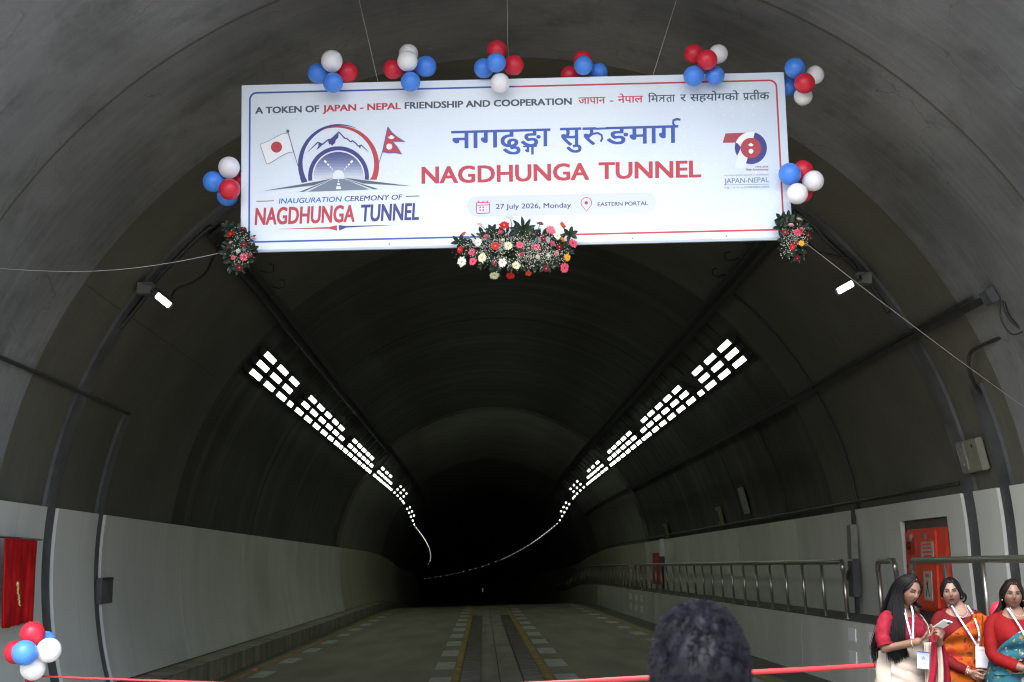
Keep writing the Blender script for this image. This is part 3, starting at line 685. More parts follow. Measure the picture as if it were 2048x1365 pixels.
def vinyl_pattern(m):
    t = m.node_tree; N = t.nodes; L = t.links; b = N['Principled BSDF']
    tc = N.new('ShaderNodeTexCoord'); sp = N.new('ShaderNodeSeparateXYZ'); L.new(tc.outputs['Object'], sp.inputs[0])
    r = N.new('ShaderNodeMapRange'); r.inputs[1].default_value = .6; r.inputs[2].default_value = 2.3; L.new(sp.outputs[0], r.inputs[0])
    mx = N.new('ShaderNodeMix'); mx.data_type = 'RGBA'; mx.inputs[6].default_value = (*pr('E2ECF7', 1.13), 1); mx.inputs[7].default_value = (*pr('D2E2F3', 1.12), 1)
    nz = N.new('ShaderNodeTexNoise'); nz.inputs['Scale'].default_value = 1.3; L.new(tc.outputs['Object'], nz.inputs['Vector'])
    mm = N.new('ShaderNodeMath'); mm.operation = 'MULTIPLY'; L.new(r.outputs[0], mm.inputs[0]); L.new(nz.outputs[0], mm.inputs[1])
    m3 = N.new('ShaderNodeMath'); m3.operation = 'MULTIPLY'; m3.inputs[1].default_value = 1.6; m3.use_clamp = True; L.new(mm.outputs[0], m3.inputs[0]); L.new(m3.outputs[0], mx.inputs[0])
    vo = N.new('ShaderNodeTexVoronoi'); vo.inputs['Scale'].default_value = 11; vo.inputs['Randomness'].default_value = .25; vo.voronoi_dimensions = '2D'
    cmb = N.new('ShaderNodeCombineXYZ'); L.new(sp.outputs[0], cmb.inputs[0]); L.new(sp.outputs[2], cmb.inputs[1]); L.new(cmb.outputs[0], vo.inputs['Vector'])
    d = N.new('ShaderNodeMapRange'); d.inputs[1].default_value = .10; d.inputs[2].default_value = .16; d.inputs[3].default_value = 1; d.inputs[4].default_value = 0; L.new(vo.outputs['Distance'], d.inputs[0])
    n2 = N.new('ShaderNodeTexNoise'); n2.inputs['Scale'].default_value = 2.2; L.new(tc.outputs['Object'], n2.inputs['Vector'])
    r2 = N.new('ShaderNodeMapRange'); r2.inputs[1].default_value = .42; r2.inputs[2].default_value = .62; L.new(n2.outputs[0], r2.inputs[0])
    q = N.new('ShaderNodeMath'); q.operation = 'MULTIPLY'; L.new(d.outputs[0], q.inputs[0]); L.new(r2.outputs[0], q.inputs[1])
    q2 = N.new('ShaderNodeMath'); q2.operation = 'MULTIPLY'; L.new(q.outputs[0], q2.inputs[0]); q2.inputs[1].default_value = .55
    m4 = N.new('ShaderNodeMix'); m4.data_type = 'RGBA'; L.new(q2.outputs[0], m4.inputs[0]); L.new(mx.outputs[2], m4.inputs[6]); m4.inputs[7].default_value = (.86, .88, .90, 1)
    L.new(m4.outputs[2], b.inputs['Base Color'])
    n5 = N.new('ShaderNodeTexNoise'); n5.inputs['Scale'].default_value = .9; n5.inputs['Detail'].default_value = 2; L.new(tc.outputs['Object'], n5.inputs['Vector'])
    bp = N.new('ShaderNodeBump'); bp.inputs['Strength'].default_value = .5; bp.inputs['Distance'].default_value = .16; L.new(n5.outputs[0], bp.inputs['Height']); L.new(bp.outputs[0], b.inputs['Normal'])
vinyl_pattern(M_vinyl)
def pm(name, h, k=1.0): return mat('print ' + name, pr(h, k), .5, spec=.3)
P_grey, P_red, P_blue, P_navy, P_lb = pm('grey', '57606E'), pm('red', 'CC4A57'), pm('blue', '4463BB'), pm('navy', '4A4C92'), pm('light blue', '3F74C4')
P_road, P_dark, P_white, P_date, P_pill, P_pale, P_gtxt = pm('road grey', '8492A4'), pm('slate', '65717F'), pm('white', 'F6F8FC', 1.1), pm('ink', '45486A'), pm('pill', 'D2DBEA', 1.1), pm('pale', 'E9EFF8', 1.1), pm('caption grey', '8C97AB')
ban = thing('banner', 'wide pale blue inauguration banner with red and blue lettering hanging across the tunnel mouth', 'banner')
ban.matrix_world = BM
mb = MB(); nx = 40; nzz = 12; P = []
def wav(x, z): return .006 * math.sin(x * 2.1 + 1) * math.cos(z * 2) * 0
mb.bbox(-BW / 2, BW / 2, 0, .03, -BH / 2, BH / 2, .006); obj('sheet', mb, M_vinyl, ban)
mb = MB()
for z in (-BH / 2 + .03, 0, BH / 2 - .03): mb.box(-BW / 2 + .02, BW / 2 - .02, .031, .06, z - .02, z + .02)
for i in range(6): x = -BW / 2 + .04 + (BW - .08) * i / 5; mb.box(x - .02, x + .02, .0605, .085, -BH / 2 + .01, BH / 2 - .01)
obj('frame', mb, M_grey, ban)
mb = MB(); mb.box(-BW / 2 + .01, BW / 2 - .01, -.004, .028, -BH / 2 - .016, -BH / 2 - .001); obj('bottom_hem', mb, mat('hem', pr('B8C4D4'), .6), ban)
_lay = [0]
def layer(): _lay[0] += 1; return .0012 + .00012 * _lay[0]
class Art:
    """flat printed artwork on the banner: one mesh, several inks"""
    def __init__(s, name, parent=ban, place=None): s.mb = MB(); s.inks = []; s.name = name; s.parent = parent; s.place = place or (lambda x, y, d: buv(x, y, d)); _lay[0] = 0
    def ink(s, m):
        if m not in s.inks: s.inks.append(m)
        return s.inks.index(m)
    def poly(s, pts, m, d=None):
        d = d or layer(); bm = bmesh.new(); vs = [bm.verts.new(s.place(x, y, d)) for x, y in pts]
        es = [bm.edges.new((vs[i], vs[(i + 1) % len(vs)])) for i in range(len(vs))]
        bmesh.ops.triangle_fill(bm, use_beauty=True, use_dissolve=False, edges=es, normal=(0, -1, 0))
        bm.verts.ensure_lookup_table(); s.mb.add([v.co.copy() for v in bm.verts], [[v.index for v in f.verts] for f in bm.faces], s.ink(m)); bm.free()
    def strip(s, A, B, m, d=None):
        d = d or layer(); mi = s.ink(m); n = len(A)
        s.mb.add([s.place(*p, d) for p in A] + [s.place(*p, d) for p in B], [(i, i + 1, n + i + 1, n + i) for i in range(n - 1)], mi)
    def stroke(s, pts, wd, m, d=None):
        A = []; B = []; n = len(pts)
        for i, p in enumerate(pts):
            a = pts[max(i - 1, 0)]; b = pts[min(i + 1, n - 1)]; dx, dy = b[0] - a[0], b[1] - a[1]; l = math.hypot(dx, dy) or 1
            wi = wd[i] if hasattr(wd, '__len__') else wd
            A.append((p[0] - dy / l * wi / 2, p[1] + dx / l * wi / 2)); B.append((p[0] + dy / l * wi / 2, p[1] - dx / l * wi / 2))
        s.strip(A, B, m, d)
    def disc(s, cx, cy, r, m, d=None, a0=0, a1=360, ry=None):
        d = d or layer(); ry = ry or r; n = 36; pts = [(cx + r * math.cos(R(a0 + (a1 - a0) * i / n)), cy - ry * math.sin(R(a0 + (a1 - a0) * i / n))) for i in range(n + 1)]
        mi = s.ink(m); b = [s.place(cx, cy, d)] + [s.place(*p, d) for p in pts]; s.mb.add(b, [(0, i + 1, i + 2) for i in range(n)], mi)
    def ring(s, cx, cy, r0, r1, a0, a1, m, d=None, n=40, cen=(0, 0)):
        f = lambda r, i: r(i / n) if callable(r) else r
        A = [(cx + f(r0, i) * math.cos(R(a0 + (a1 - a0) * i / n)), cy - f(r0, i) * math.sin(R(a0 + (a1 - a0) * i / n))) for i in range(n + 1)]
        B = [(cx + f(r1, i) * math.cos(R(a0 + (a1 - a0) * i / n)), cy - f(r1, i) * math.sin(R(a0 + (a1 - a0) * i / n))) for i in range(n + 1)]
        s.strip(A, B, m, d)
    def text(s, body, pl, pr_, h, m, ref='H', bold=0.0, shear=0.0, d=None, flip=False):
        """lettering between two measured baseline ends; h = height of ref in measured units"""
        d = d or layer(); me, w0, w1, hh = glyphs(body, ref, 0, shear)
        k = bold * 1.1; w0 -= k; w1 += k
        A = s.place(pl[0], pl[1], d); B = s.place(pr_[0], pr_[1], d); T = s.place(pl[0], pl[1] - h, d)
        X = (B - A) / (w1 - w0); Z = (T - A) / hh
        for i, (ox, oy) in enumerate(((0, 0),) if k <= 0 else ((-k, -k * .6), (k, -k * .6), (-k, k * .6), (k, k * .6), (0, 0), (k, 0), (-k, 0), (0, k * .6), (0, -k * .6))):
            s.mb.add([A + X * (x - w0 + ox) + Z * (y + oy) - Vector((0, .00002 * i, 0)) for x, y in me[0]], me[1], s.ink(m))
    def done(s): return obj(s.name, s.mb, s.inks, s.parent)
_gc = {}
def glyphs(body, ref, bold, shear):
    def tomesh(tx, b, sh):
        k = (tx, b, sh)
        if k in _gc: return _gc[k]
        c = bpy.data.curves.new('t', 'FONT'); c.body = tx; c.offset = b; c.shear = sh; c.resolution_u = 3
        o = bpy.data.objects.new('t', c); COL.objects.link(o); dg = bpy.context.evaluated_depsgraph_get()
        me = bpy.data.meshes.new_from_object(o.evaluated_get(dg)); r = ([(v.co.x, v.co.y) for v in me.vertices], [tuple(p.vertices) for p in me.polygons])
        bpy.data.objects.remove(o); bpy.data.curves.remove(c); bpy.data.meshes.remove(me); _gc[k] = r; return r
    m = tomesh(body, bold, shear); hh = max(y for x, y in tomesh(ref, bold, 0)[0])
    return m, min(x for x, y in m[0]), max(x for x, y in m[0]), hh
# border
a = Art('border_line')
def rr(x0, x1, z0, z1, r):
    out = []
    for cx, cz, s in ((x1 - r, z1 - r, 0), (x0 + r, z1 - r, 90), (x0 + r, z0 + r, 180), (x1 - r, z0 + r, 270)):
        out += [(cx + r * math.cos(R(s + 90 * i / 6)), cz + r * math.sin(R(s + 90 * i / 6))) for i in range(7)]
    return out
loc = lambda x, z, d: Vector((x, -d, z))
a.place = loc
ou, inn = rr(-2.43, 2.43, -.71, .71, .07), rr(-2.414, 2.414, -.694, .694, .055)
right = [i for i, p in enumerate(ou) if p[0] > 0]; seq = list(range(len(ou)))
R1 = seq[-7:] + seq[:7]; L1 = seq[7:21]
for ids, m, s in ((R1, P_red, 1), (L1, P_blue, -1)):
    A = [ou[i] for i in ids]; B = [inn[i] for i in ids]
    A = [(.02, A[0][1])] + A + [(.02, A[-1][1])]; B = [(.02, B[0][1])] + B + [(.02, B[-1][1])]
    a.strip(A, B, m)
a.done()
# lettering
a = Art('headline_lettering'); bo = .030
a.text('A TOKEN OF', (510.4, 227.8), (638.5, 224.1), 12.6, P_grey, bold=bo)
a.text('JAPAN - NEPAL', (645.2, 223.8), (801.9, 218.4), 12.6, P_red, bold=bo)
a.text('FRIENDSHIP AND COOPERATION', (809.3, 218), (1143.7, 209.3), 12.6, P_grey, bold=bo)
def c2(x, y): return (1020 + x * .33702, 60 + y * .33702)
def dev(s, x0, x1, ytop, ybot, slope, m, bold=.012):
    """Devanagari piece: headline top at ytop and letter foot at ybot, measured at x0"""
    a.text(s, c2(x0, ybot), c2(x1, ybot + slope * (x1 - x0)), (ybot - ytop) * .33702, m, ref='न', bold=bold)
sl = -.0265
dev('जापान', 405, 566, 403, 441, sl, P_red); dev('-', 592, 614, 399, 437, sl, P_red); dev('नेपाल', 640, 790, 396, 434, sl, P_red)
dev('िम', 818, 882, 391, 430, sl, P_grey); dev('ता', 926, 980, 387, 428, sl, P_grey)
a.stroke([c2(880, 391), c2(928, 390)], 2.0, P_grey); a.stroke([c2(912, 390), c2(913, 429)], 2.2, P_grey); a.stroke([c2(912, 404), c2(897, 408), c2(885, 424)], 2.0, P_grey); a.stroke([c2(887, 403), c2(912, 404)], 1.8, P_grey)
dev('र', 1010, 1046, 385, 425, sl, P_grey); dev('सहयोगको', 1068, 1358, 384, 424, sl, P_grey)
dev('प', 1382, 1420, 376, 416, sl, P_grey); dev('तीक', 1420, 1540, 375, 415, sl, P_grey); a.stroke([c2(1409, 398), c2(1400, 408), c2(1391, 418)], 1.9, P_grey)
a.done()
a = Art('title_lettering'); sb = -.0262
def tdev(s, x0, x1, yt, yb, m=P_blue, bold=.014): a.text(s, (x0, yb), (x1, yb + sb * (x1 - x0)), yb - yt, m, ref='न', bold=bold)
tdev('नागढु', 902.3, 1041, 263.0, 297.4); tdev('ङा', 1040, 1100.9, 259.3, 293.8)
tdev('ग', 1049, 1071, 292.5, 309.5, bold=.03); a.stroke([(1046, 293.5), (1074, 292.5)], 3.2, P_blue)
tdev('सु', 1120, 1163, 256.8, 291.3); tdev('र', 1165, 1192, 256, 290.0); tdev('ङमाग', 1212, 1357, 254.9, 289.2)
a.stroke([(1188, 258.0), (1214, 257.2)], 4.0, P_blue); a.stroke([c2(462, 640), c2(490, 618), c2(520, 612), c2(543, 625), c2(548, 645), c2(538, 664)], 4.2, P_blue)
a.stroke([(1351, 254), (1346, 247), (1347, 241), (1354, 238.6), (1361, 240)], [4, 4.5, 5, 5, 4.2], P_blue)
a.text('NAGDHUNGA', (843, 367.3), (1178.4, 359.3), 32.3, P_red, bold=.024); a.text('TUNNEL', (1197, 358.3), (1402.5, 354.2), 32.2, P_red, bold=.024)
a.done()
a = Art('date_lettering')
def pill(x0, x1, y0, y1, m, sl=-.02):
    r = (y1 - y0) / 2; pts = [(x1 - r + r * math.sin(R(i * 15)), (y0 + y1) / 2 - r * math.cos(R(i * 15)) + sl * (x1 - x0)) for i in range(13)] + [(x0 + r - r * math.sin(R(i * 15)), (y0 + y1) / 2 + r * math.cos(R(i * 15))) for i in range(13)]
    a.poly(pts, m)
pill(934, 1312, 393, 434, P_pill)
a.text('27 July 2026, Monday', (991.6, 418.4), (1142, 415.4), 9.6, P_date, bold=.010)
a.text('EASTERN PORTAL', (1195.3, 413.0), (1295.7, 410.6), 7.6, P_date, bold=.012)
def c1(x, y): return (470 + x * .33694, 60 + y * .33694)
q = [c1(1435, 1026), c1(1505, 1024), c1(1511, 1030), c1(1512, 1082), c1(1506, 1088), c1(1440, 1091), c1(1434, 1085), c1(1433, 1030), c1(1435, 1026)]
a.stroke(q, 1.7, P_red); a.stroke([c1(1433, 1042), c1(1511, 1039)], 1.5, P_red)
for x in (1446, 1472, 1497): a.stroke([c1(x, 1014), c1(x, 1030)], 1.6, P_red)
for x in (1455, 1473):
    for y in (1053, 1070): a.disc(*c1(x, y), 1.6, P_red)
cx_, cy_ = 1020 + 453 * .33702, 60 + 1027 * .33702
pin = [(cx_ + 10.6 * math.cos(R(t)), cy_ - 10.6 * math.sin(R(t))) for t in range(-30, 211, 12)] + [(cx_ + .5, cy_ + 16.5)]
a.stroke(pin + [pin[0]], 1.4, P_red); a.disc(cx_, cy_, 3.4, P_red)
a.done()
# round tunnel emblem with flags
def c3(x, y): return (490 + x * .18317, 230 + y * .18317)
E = Art('tunnel_emblem'); E.place = lambda x, y, d: buv(*c3(x, y), d)
ex, ey = 1022, 545
E.ring(ex, ey, lambda t: 443 - 0 * t, lambda t: 443 - 57 * (1 - t) ** .75 - 1, 207, 63, P_navy)
E.ring(ex, ey + 6, lambda t: 443 - 18 * (1 - t) ** 2, lambda t: 425 - 42 * t ** .6, 112, -21, P_red)
E.poly([(600, 690), (650, 690), (682, 732), (618, 740)], P_navy); E.poly([(1395, 662), (1442, 640), (1424, 710), (1362, 708)], P_red)
mcx, mcy = 1021, 676
# shaded disc of the tunnel mouth in printed tones
tones = ['5A619B', '656DA3', '737BAD', '828BB8', '939CC4', 'A5AFD1', 'B9C3DD', 'CCD6E8', 'DCE5F2']
for i in range(18):
    y0 = 405 + i * 16.2; y1 = y0 + 16.4; h = tones[min(8, i // 2)]
    fx = lambda y: math.sqrt(max(0, 272 ** 2 - (mcy - y) ** 2)) if y < mcy else 272
    if i % 2 == 0: mt = pm('shade %d' % (i // 2), h)
    E.strip([(mcx - fx(y0), y0), (mcx + fx(y0), y0)], [(mcx - fx(y1), y1), (mcx + fx(y1), y1)], mt)
E.ring(mcx, mcy, 332, 288, 188, -6, P_navy); E.ring(mcx, mcy, 286, 274, 186, -4, P_white)
pts = [(690, 402), (740, 352), (797, 300), (848, 322), (905, 274), (940, 268), (1025, 188), (1088, 256), (1112, 258), (1150, 294), (1172, 282), (1206, 308), (1238, 342), (1268, 330), (1348, 402)]
E.stroke(pts, [4, 10, 14, 15, 14, 16, 16, 14, 13, 13, 13, 13, 13, 13, 4], P_navy)
E.poly([(905, 276), (940, 270), (1022, 194), (1018, 250), (990, 275), (985, 305), (950, 338), (938, 322), (918, 322)], P_navy)
E.poly([(800, 302), (848, 324), (810, 362), (778, 388), (802, 340)], P_navy); E.poly([(1240, 344), (1268, 332), (1262, 350), (1256, 370)], P_navy); E.poly([(1150, 296), (1172, 284), (1166, 300)], P_navy)
E.ring(1021, 664, 0.1, 61, 0, 180, P_pale); E.poly([(960, 662), (1082, 662), (1082, 704), (960, 704)], P_pale)
for s in (-1, 1):
    for k, (t0, t1, w_) in enumerate(((0, .22, 24), (.32, .5, 18), (.58, .72, 14), (.79, .9, 10))):
        x0, y0, x1, y1 = 1021 + s * 155, 500, 1021 + s * 52, 608
        E.stroke([(x0 + (x1 - x0) * t0, y0 + (y1 - y0) * t0), (x0 + (x1 - x0) * t1, y0 + (y1 - y0) * t1)], w_, P_white)
E.poly([(962, 702), (1082, 700), (1356, 814), (688, 838)], P_road)
E.poly([(955, 700), (640, 840), (592, 842)], P_dark); E.poly([(1088, 698), (1402, 813), (1458, 811)], P_dark)
E.poly([(962, 692), (780, 730), (195, 832), (750, 768)], P_dark); E.poly([(1083, 688), (1300, 714), (1815, 778), (1290, 748)], P_dark)
for y0, y1, w0, w1 in ((705, 716, 8, 11), (722, 736, 14, 20), (748, 764, 26, 34), (780, 812, 44, 58)):
    E.poly([(1021 - w0 / 2, y0), (1021 + w0 / 2, y0), (1022 + w1 / 2, y1), (1022 - w1 / 2, y1)], P_white)
# flags
fl = [(165, 322), (250, 292), (320, 252), (400, 210), (470, 203), (500, 300), (528, 408), (470, 414), (390, 452), (310, 505), (262, 530), (236, 532), (200, 430)]
E.poly(fl, P_white); E.stroke(fl + [fl[0]], 4.5, P_dark); E.disc(344, 353, 61, P_red)
E.stroke([(470, 190), (525, 380), (578, 560)], 7, P_dark); E.disc(467, 179, 17, P_dark)
ne = [(1560, 133), (1600, 190), (1650, 235), (1745, 295), (1680, 288), (1612, 292), (1660, 350), (1710, 428), (1640, 412), (1560, 416), (1502, 403), (1530, 270)]
E.poly(ne, P_red); E.stroke(ne + [ne[0]], 8, P_blue); E.stroke([(1562, 130), (1500, 405), (1462, 525)], 6, P_blue)
E.disc(1598, 243, 20, P_white); E.ring(1598, 228, 26, 38, 200, 340, P_white)
def sunstar(A, cx, cy, r, m, n=12):
    A.poly([(cx + (r if i % 2 else r * .72) * math.cos(PI * i / n), cy + (r if i % 2 else r * .72) * math.sin(PI * i / n)) for i in range(2 * n)], m)
sunstar(E, 1575, 348, 38, P_white)
E.done()
E = Art('ceremony_lettering'); E.place = lambda x, y, d: buv(*c3(x, y), d)
E.text('INAUGURATION', (368, 971), (1058, 948), 55, P_lb, bold=.012, shear=.16); E.text('CEREMONY OF', (1086, 946), (1720, 925), 55, P_navy, bold=.012, shear=.16)
E.text('NAGDHUNGA', (105, 1201), (1196, 1166), 178, P_red, bold=.028, shear=.10); E.text('TUNNEL', (1268, 1163), (1900, 1143), 176, P_navy, bold=.028, shear=.10)
E.stroke([(125, 946), (315, 939)], 9, P_red); E.stroke([(1755, 891), (1907, 887)], 9, P_navy)
E.poly([(310, 1249), (915, 1226), (1003, 1206), (1005, 1266), (920, 1244)], P_red); E.poly([(1024, 1205), (1105, 1214), (1705, 1200), (1105, 1232), (1027, 1266)], P_navy)
E.done()
# anniversary emblem
def c4(x, y): return (1400 + x * .21978, 230 + y * .21978)
E = Art('anniversary_emblem'); E.place = lambda x, y, d: buv(*c4(x, y), d)
E.poly([(232, 170), (440, 162), (400, 190), (352, 222), (326, 254), (206, 255)], pm('brick', 'B4505E'))
E.poly([(370, 320), (392, 352), (440, 388), (418, 470), (380, 492), (315, 480), (330, 420)], P_pale)
E.ring(463, 303, 146, 90, 80, -108, P_navy); E.ring(463, 303, 146, 92, 160, 76, P_white); E.disc(463, 303, 93, pm('rose', 'BC4C58'))
E.poly([(322, 252), (345, 262), (372, 296), (352, 345), (338, 373), (322, 340), (316, 300)], P_navy)
E.disc(463, 270, 13, P_white); E.ring(463, 262, 17, 26, 200, 340, P_white); sunstar(E, 464, 332, 25, P_white)
E.text('1956-2026', (505, 481), (622, 478), 15, P_red, bold=.012); E.text('70th Anniversary', (416, 509), (624, 505), 18, P_red, bold=.016)
E.text('नेपाल-जापान कूटनीतिक सम्बन्धको ७० औं वार्षिकोत्सव', (220, 558), (628, 551), 10, P_gtxt, ref='न')
E.text('JAPAN-NEPAL', (220, 625), (628, 613), 45, P_gtxt, bold=.014); E.stroke([(220, 639), (632, 631)], 4, P_gtxt)
E.text('日本・ネパール外交関係樹立70周年', (222, 674), (632, 663), 18, P_gtxt, ref='日')
E.done()
mb = MB()
for x in (-1.15, -.55, 1.05, 1.9):
    z = -BH / 2 + .03; mb.add([Vector((x + .008 * math.cos(t * PI / 4), -.0031, z + .008 * math.sin(t * PI / 4))) for t in range(8)], [tuple(range(8))])
obj('eyelets', mb, M_grey, ban)

# hanging wires and side ropes
M_rope = mat('white rope', (.5, .5, .48), .7)
def to_arch(px, py, dx, dy, Y):
    k = 0
    while k < 3:
        p = at(px + dx * k, py + dy * k, Y)
        if (p.x - CX) ** 2 + (p.z - CZ) ** 2 > (RAD - .0) ** 2: return p
        k += .01
    return p
for (x0, y0), (x1, y1), lab in (((756, 164), (718, 0), 'left'), ((1017, 148), (1014, 0), 'middle'), ((1306, 151), (1353, 0), 'right')):
    p = bat(x0, y0, -.02); q = to_arch(x0, y0, x1 - x0, y1 - y0, 12.05)
    mb = MB(); mb.tube([p, (p + q) / 2 + Vector((0, 0, -.0)), q], .0022, 5); tag(obj('hanging_wire', mb, M_rope), 'thin white wire holding up the banner, the %s of three' % lab, 'wire', 'wires holding up the banner')
p0, p1 = bat(470, 500, -.03), to_arch(0, 537, -3, .2, 12.3)
pts = [p0.lerp(p1, t) + Vector((0, 0, -.10 * math.sin(PI * t))) for t in [i / 12 for i in range(13)]]
mb = MB(); mb.tube(pts, .0024, 5); tag(obj('side_rope', mb, M_rope), 'white guy rope from the lower left banner corner to the left wall', 'rope')
p0, p1 = bat(1590, 470, -.03), to_arch(2048, 815, 20, 14, 14.0)
pm_ = at(1750, 598, 12.8)
mb = MB(); mb.tube([p0, p0.lerp(p1, .33) + Vector((0, 0, -.02)), p0.lerp(p1, .66) + Vector((0, 0, -.02)), p1], .0024, 5); tag(obj('side_rope', mb, M_rope), 'white guy rope from the lower right banner corner down to the right wall', 'rope')

# ------------------------------------------------------------------ balloons
def latex(name, col):
    m = mat(name, col, .42, spec=.4); b = m.node_tree.nodes['Principled BSDF']
    b.inputs['Coat Weight'].default_value = .15; b.inputs['Subsurface Weight'].default_value = .25; b.inputs['Subsurface Radius'].default_value = (.05, .05, .05); b.inputs['Subsurface Scale'].default_value = .3; return m
BC = {'w': latex('white latex', (.86, .86, .90)), 'b': latex('blue latex', (.075, .27, .86)), 'r': latex('red latex', (.66, .022, .05))}
def bal_mesh(c):
    mb = MB()
    def fn(v):
        k = 1 + (.16 * v.z if v.z > 0 else .10 * v.z); return Vector((v.x * (1 + .06 * v.z), v.y * (1 + .06 * v.z), v.z * 1.04))
    mb.ell((0, 0, 0), 1.0, 28, 18, 0, None, fn); o = obj('balloon', mb, BC[c], smooth=True); me = o.data; bpy.data.objects.remove(o)
    kb = MB(); kb.tube([(0, 0, -1.02), (0, 0, -1.08), (0, 0, -1.15)], [.06, .05, .1], 8); o = obj('knot', kb, BC[c], smooth=True); k = o.data; bpy.data.objects.remove(o); return me, k
BMESH = {c: bal_mesh(c) for c in 'wbr'}
def cluster(items, label, Y=None):
    pts = []
    for c, px, py, r, d in items:
        p = bat(px, py, d) if Y is None else at(px, py, Y - d); pts.append((c, p, r * p.y / FPX))
    cen = sum((p for _, p, _ in pts), Vector()) / len(pts)
    t = thing('balloon_cluster', label, 'balloon cluster', cen, group='balloon bunches in red white and blue')
    for c, p, r in pts:
        me, k = BMESH[c]; o = bpy.data.objects.new('balloon', me); link(o, t); o.location = p - cen; o.scale = (r, r, r)
        up = (p - cen); up = up.normalized() if up.length > .02 else Vector((0, -1, .3)); up = (up + Vector((0, -.25, .15))).normalized()
        o.rotation_euler = up.to_track_quat('Z', 'Y').to_euler()
        q = bpy.data.objects.new('knot', k); link(q, o)
    return t
cluster([('r', 695, 145, 21, .02), ('b', 636, 147, 21, .04), ('w', 663.6, 123, 22.5, .18), ('b', 666, 165.5, 21, .2)], 'balloon bunch on the left end of the banner top edge, white ball uppermost')
cluster([('w', 817, 109, 20.5, .0), ('r', 787, 139, 21, .04), ('b', 851, 133.5, 22, .03), ('w', 815, 123, 21.5, .2), ('b', 821, 163.5, 20.5, .18)], 'balloon bunch with two overlapping white balls, second from the left on the banner')
cluster([('r', 994, 102, 21, .05), ('r', 1027, 131, 21, .06), ('b', 968, 137, 20.5, .06), ('b', 992.5, 126, 20.5, .24), ('w', 1000, 166, 20.5, .17)], 'balloon bunch with the white ball lowest, on the middle of the banner top edge')
cluster([('r', 1165, 121, 19.5, -.1), ('r', 1141, 151, 20, -.16), ('b', 1196, 145.5, 20, -.16), ('b', 1167, 132, 20, .04)], 'balloon bunch of red and blue only, peeking from behind the banner top edge')
cluster([('w', 1436, 109, 20, .02), ('r', 1388, 109, 20.5, .04), ('b', 1388, 152, 21.5, .16), ('b', 1430, 151, 19.5, .12), ('r', 1414, 120.5, 21.5, .24)], 'balloon bunch with two blue below two red, near the right end of the banner top')
cluster([('w', 1629, 151, 19.5, -.02), ('b', 1575, 174, 21, -.16), ('w', 1606, 192, 19.5, -.04), ('b', 1590, 137, 21.5, .10), ('r', 1609, 167, 21.5, .14)], 'balloon bunch round the upper right corner of the banner, red ball in front')
cluster([('r', 1606, 342, 21, -.02), ('r', 1607, 386, 18.5, -.08), ('b', 1580, 349, 23, .15), ('w', 1626, 362.5, 21.5, .08), ('w', 1594.5, 387.5, 22, .2)], 'balloon bunch on the right edge of the banner above the right flowers')
cluster([('r', 480, 362, 17, -.14), ('b', 455, 391, 21.5, -.06), ('b', 427.5, 364, 21.5, .02), ('w', 458, 336, 22, .08), ('r', 459, 379, 22, .16)], 'balloon bunch on the left edge of the banner above the left flowers')
cluster([('b', 90, 1284, 20, -.1), ('r', 33, 1305, 22.5, .0), ('r', 65, 1269, 23.5, .04), ('w', 97, 1301, 23.5, .1), ('w', 66, 1335, 24, .06), ('b', 50, 1306, 24.3, .22)], 'balloon bunch on top of the white post at the left below the red curtain', Y=11.55)

# ------------------------------------------------------------------ flower arrangements
def fm(n, c, r=.55): return mat(n, c, r, spec=.3, var=.12, scale=60)
FC = dict(white=fm('white petal', (.74, .74, .66)), cream=fm('cream petal', (.66, .66, .44)), pink=fm('pink petal', (.72, .17, .25)), rose=fm('deep pink petal', (.66, .08, .14)),
          pale=fm('pale pink petal', (.75, .42, .44)), red=fm('red petal', (.50, .010, .012)), dark=fm('wine petal', (.14, .004, .014)), yellow=fm('yellow petal', (.78, .36, .02)), orange=fm('orange red petal', (.60, .06, .02)))
F_leaf = fm('dark leaf', (.014, .030, .017), .4); F_leaf2 = fm('mid leaf', (.03, .058, .026), .4); F_eye = fm('flower eye', (.45, .33, .08)); F_stem = fm('stem green', (.05, .10, .04))
def orient(nrm, rot):
    q = nrm.to_track_quat('Z', 'Y').to_matrix().to_4x4(); return q @ Matrix.Rotation(rot, 4, 'Z')
def gerbera(r, M, col, parent, nm='flower', eye=True):
    o = obj(nm, petals(r, M), FC[col], parent)
    if eye:
        mb = MB(); mb.ell(M.translation + M.to_3x3() @ Vector((0, 0, r * .06)), (r * .2, r * .2, r * .1), 10, 6, 0, M.to_3x3()); obj('flower_eye', mb, F_eye if col != 'rose' else FC['dark'], o)
    return o
def petals(r, M):
    mb = MB()
    for ringi, (n, k, up) in enumerate(((13, 1.0, .10), (9, .66, .26))):
        for i in range(n):
            a = 2 * PI * (i + .5 * ringi) / n + random.uniform(-.09, .09); L = r * k * random.uniform(.86, 1.08); w_ = L * .19; cu = up * random.uniform(.6, 1.5)
            c, s = math.cos(a), math.sin(a); v = []
            for t, ww in ((.14, .45), (.55, 1.0), (.86, .85), (1.0, .25)):
                z = L * cu * math.sin(t * 2.2); 
                for e in (-1, 1): v.append(M @ Vector((c * L * t - s * w_ * ww * e, s * L * t + c * w_ * ww * e, z - abs(e) * .0)))
            mb.add(v, [(0, 1, 3, 2), (2, 3, 5, 4), (4, 5, 7, 6)])
    return mb
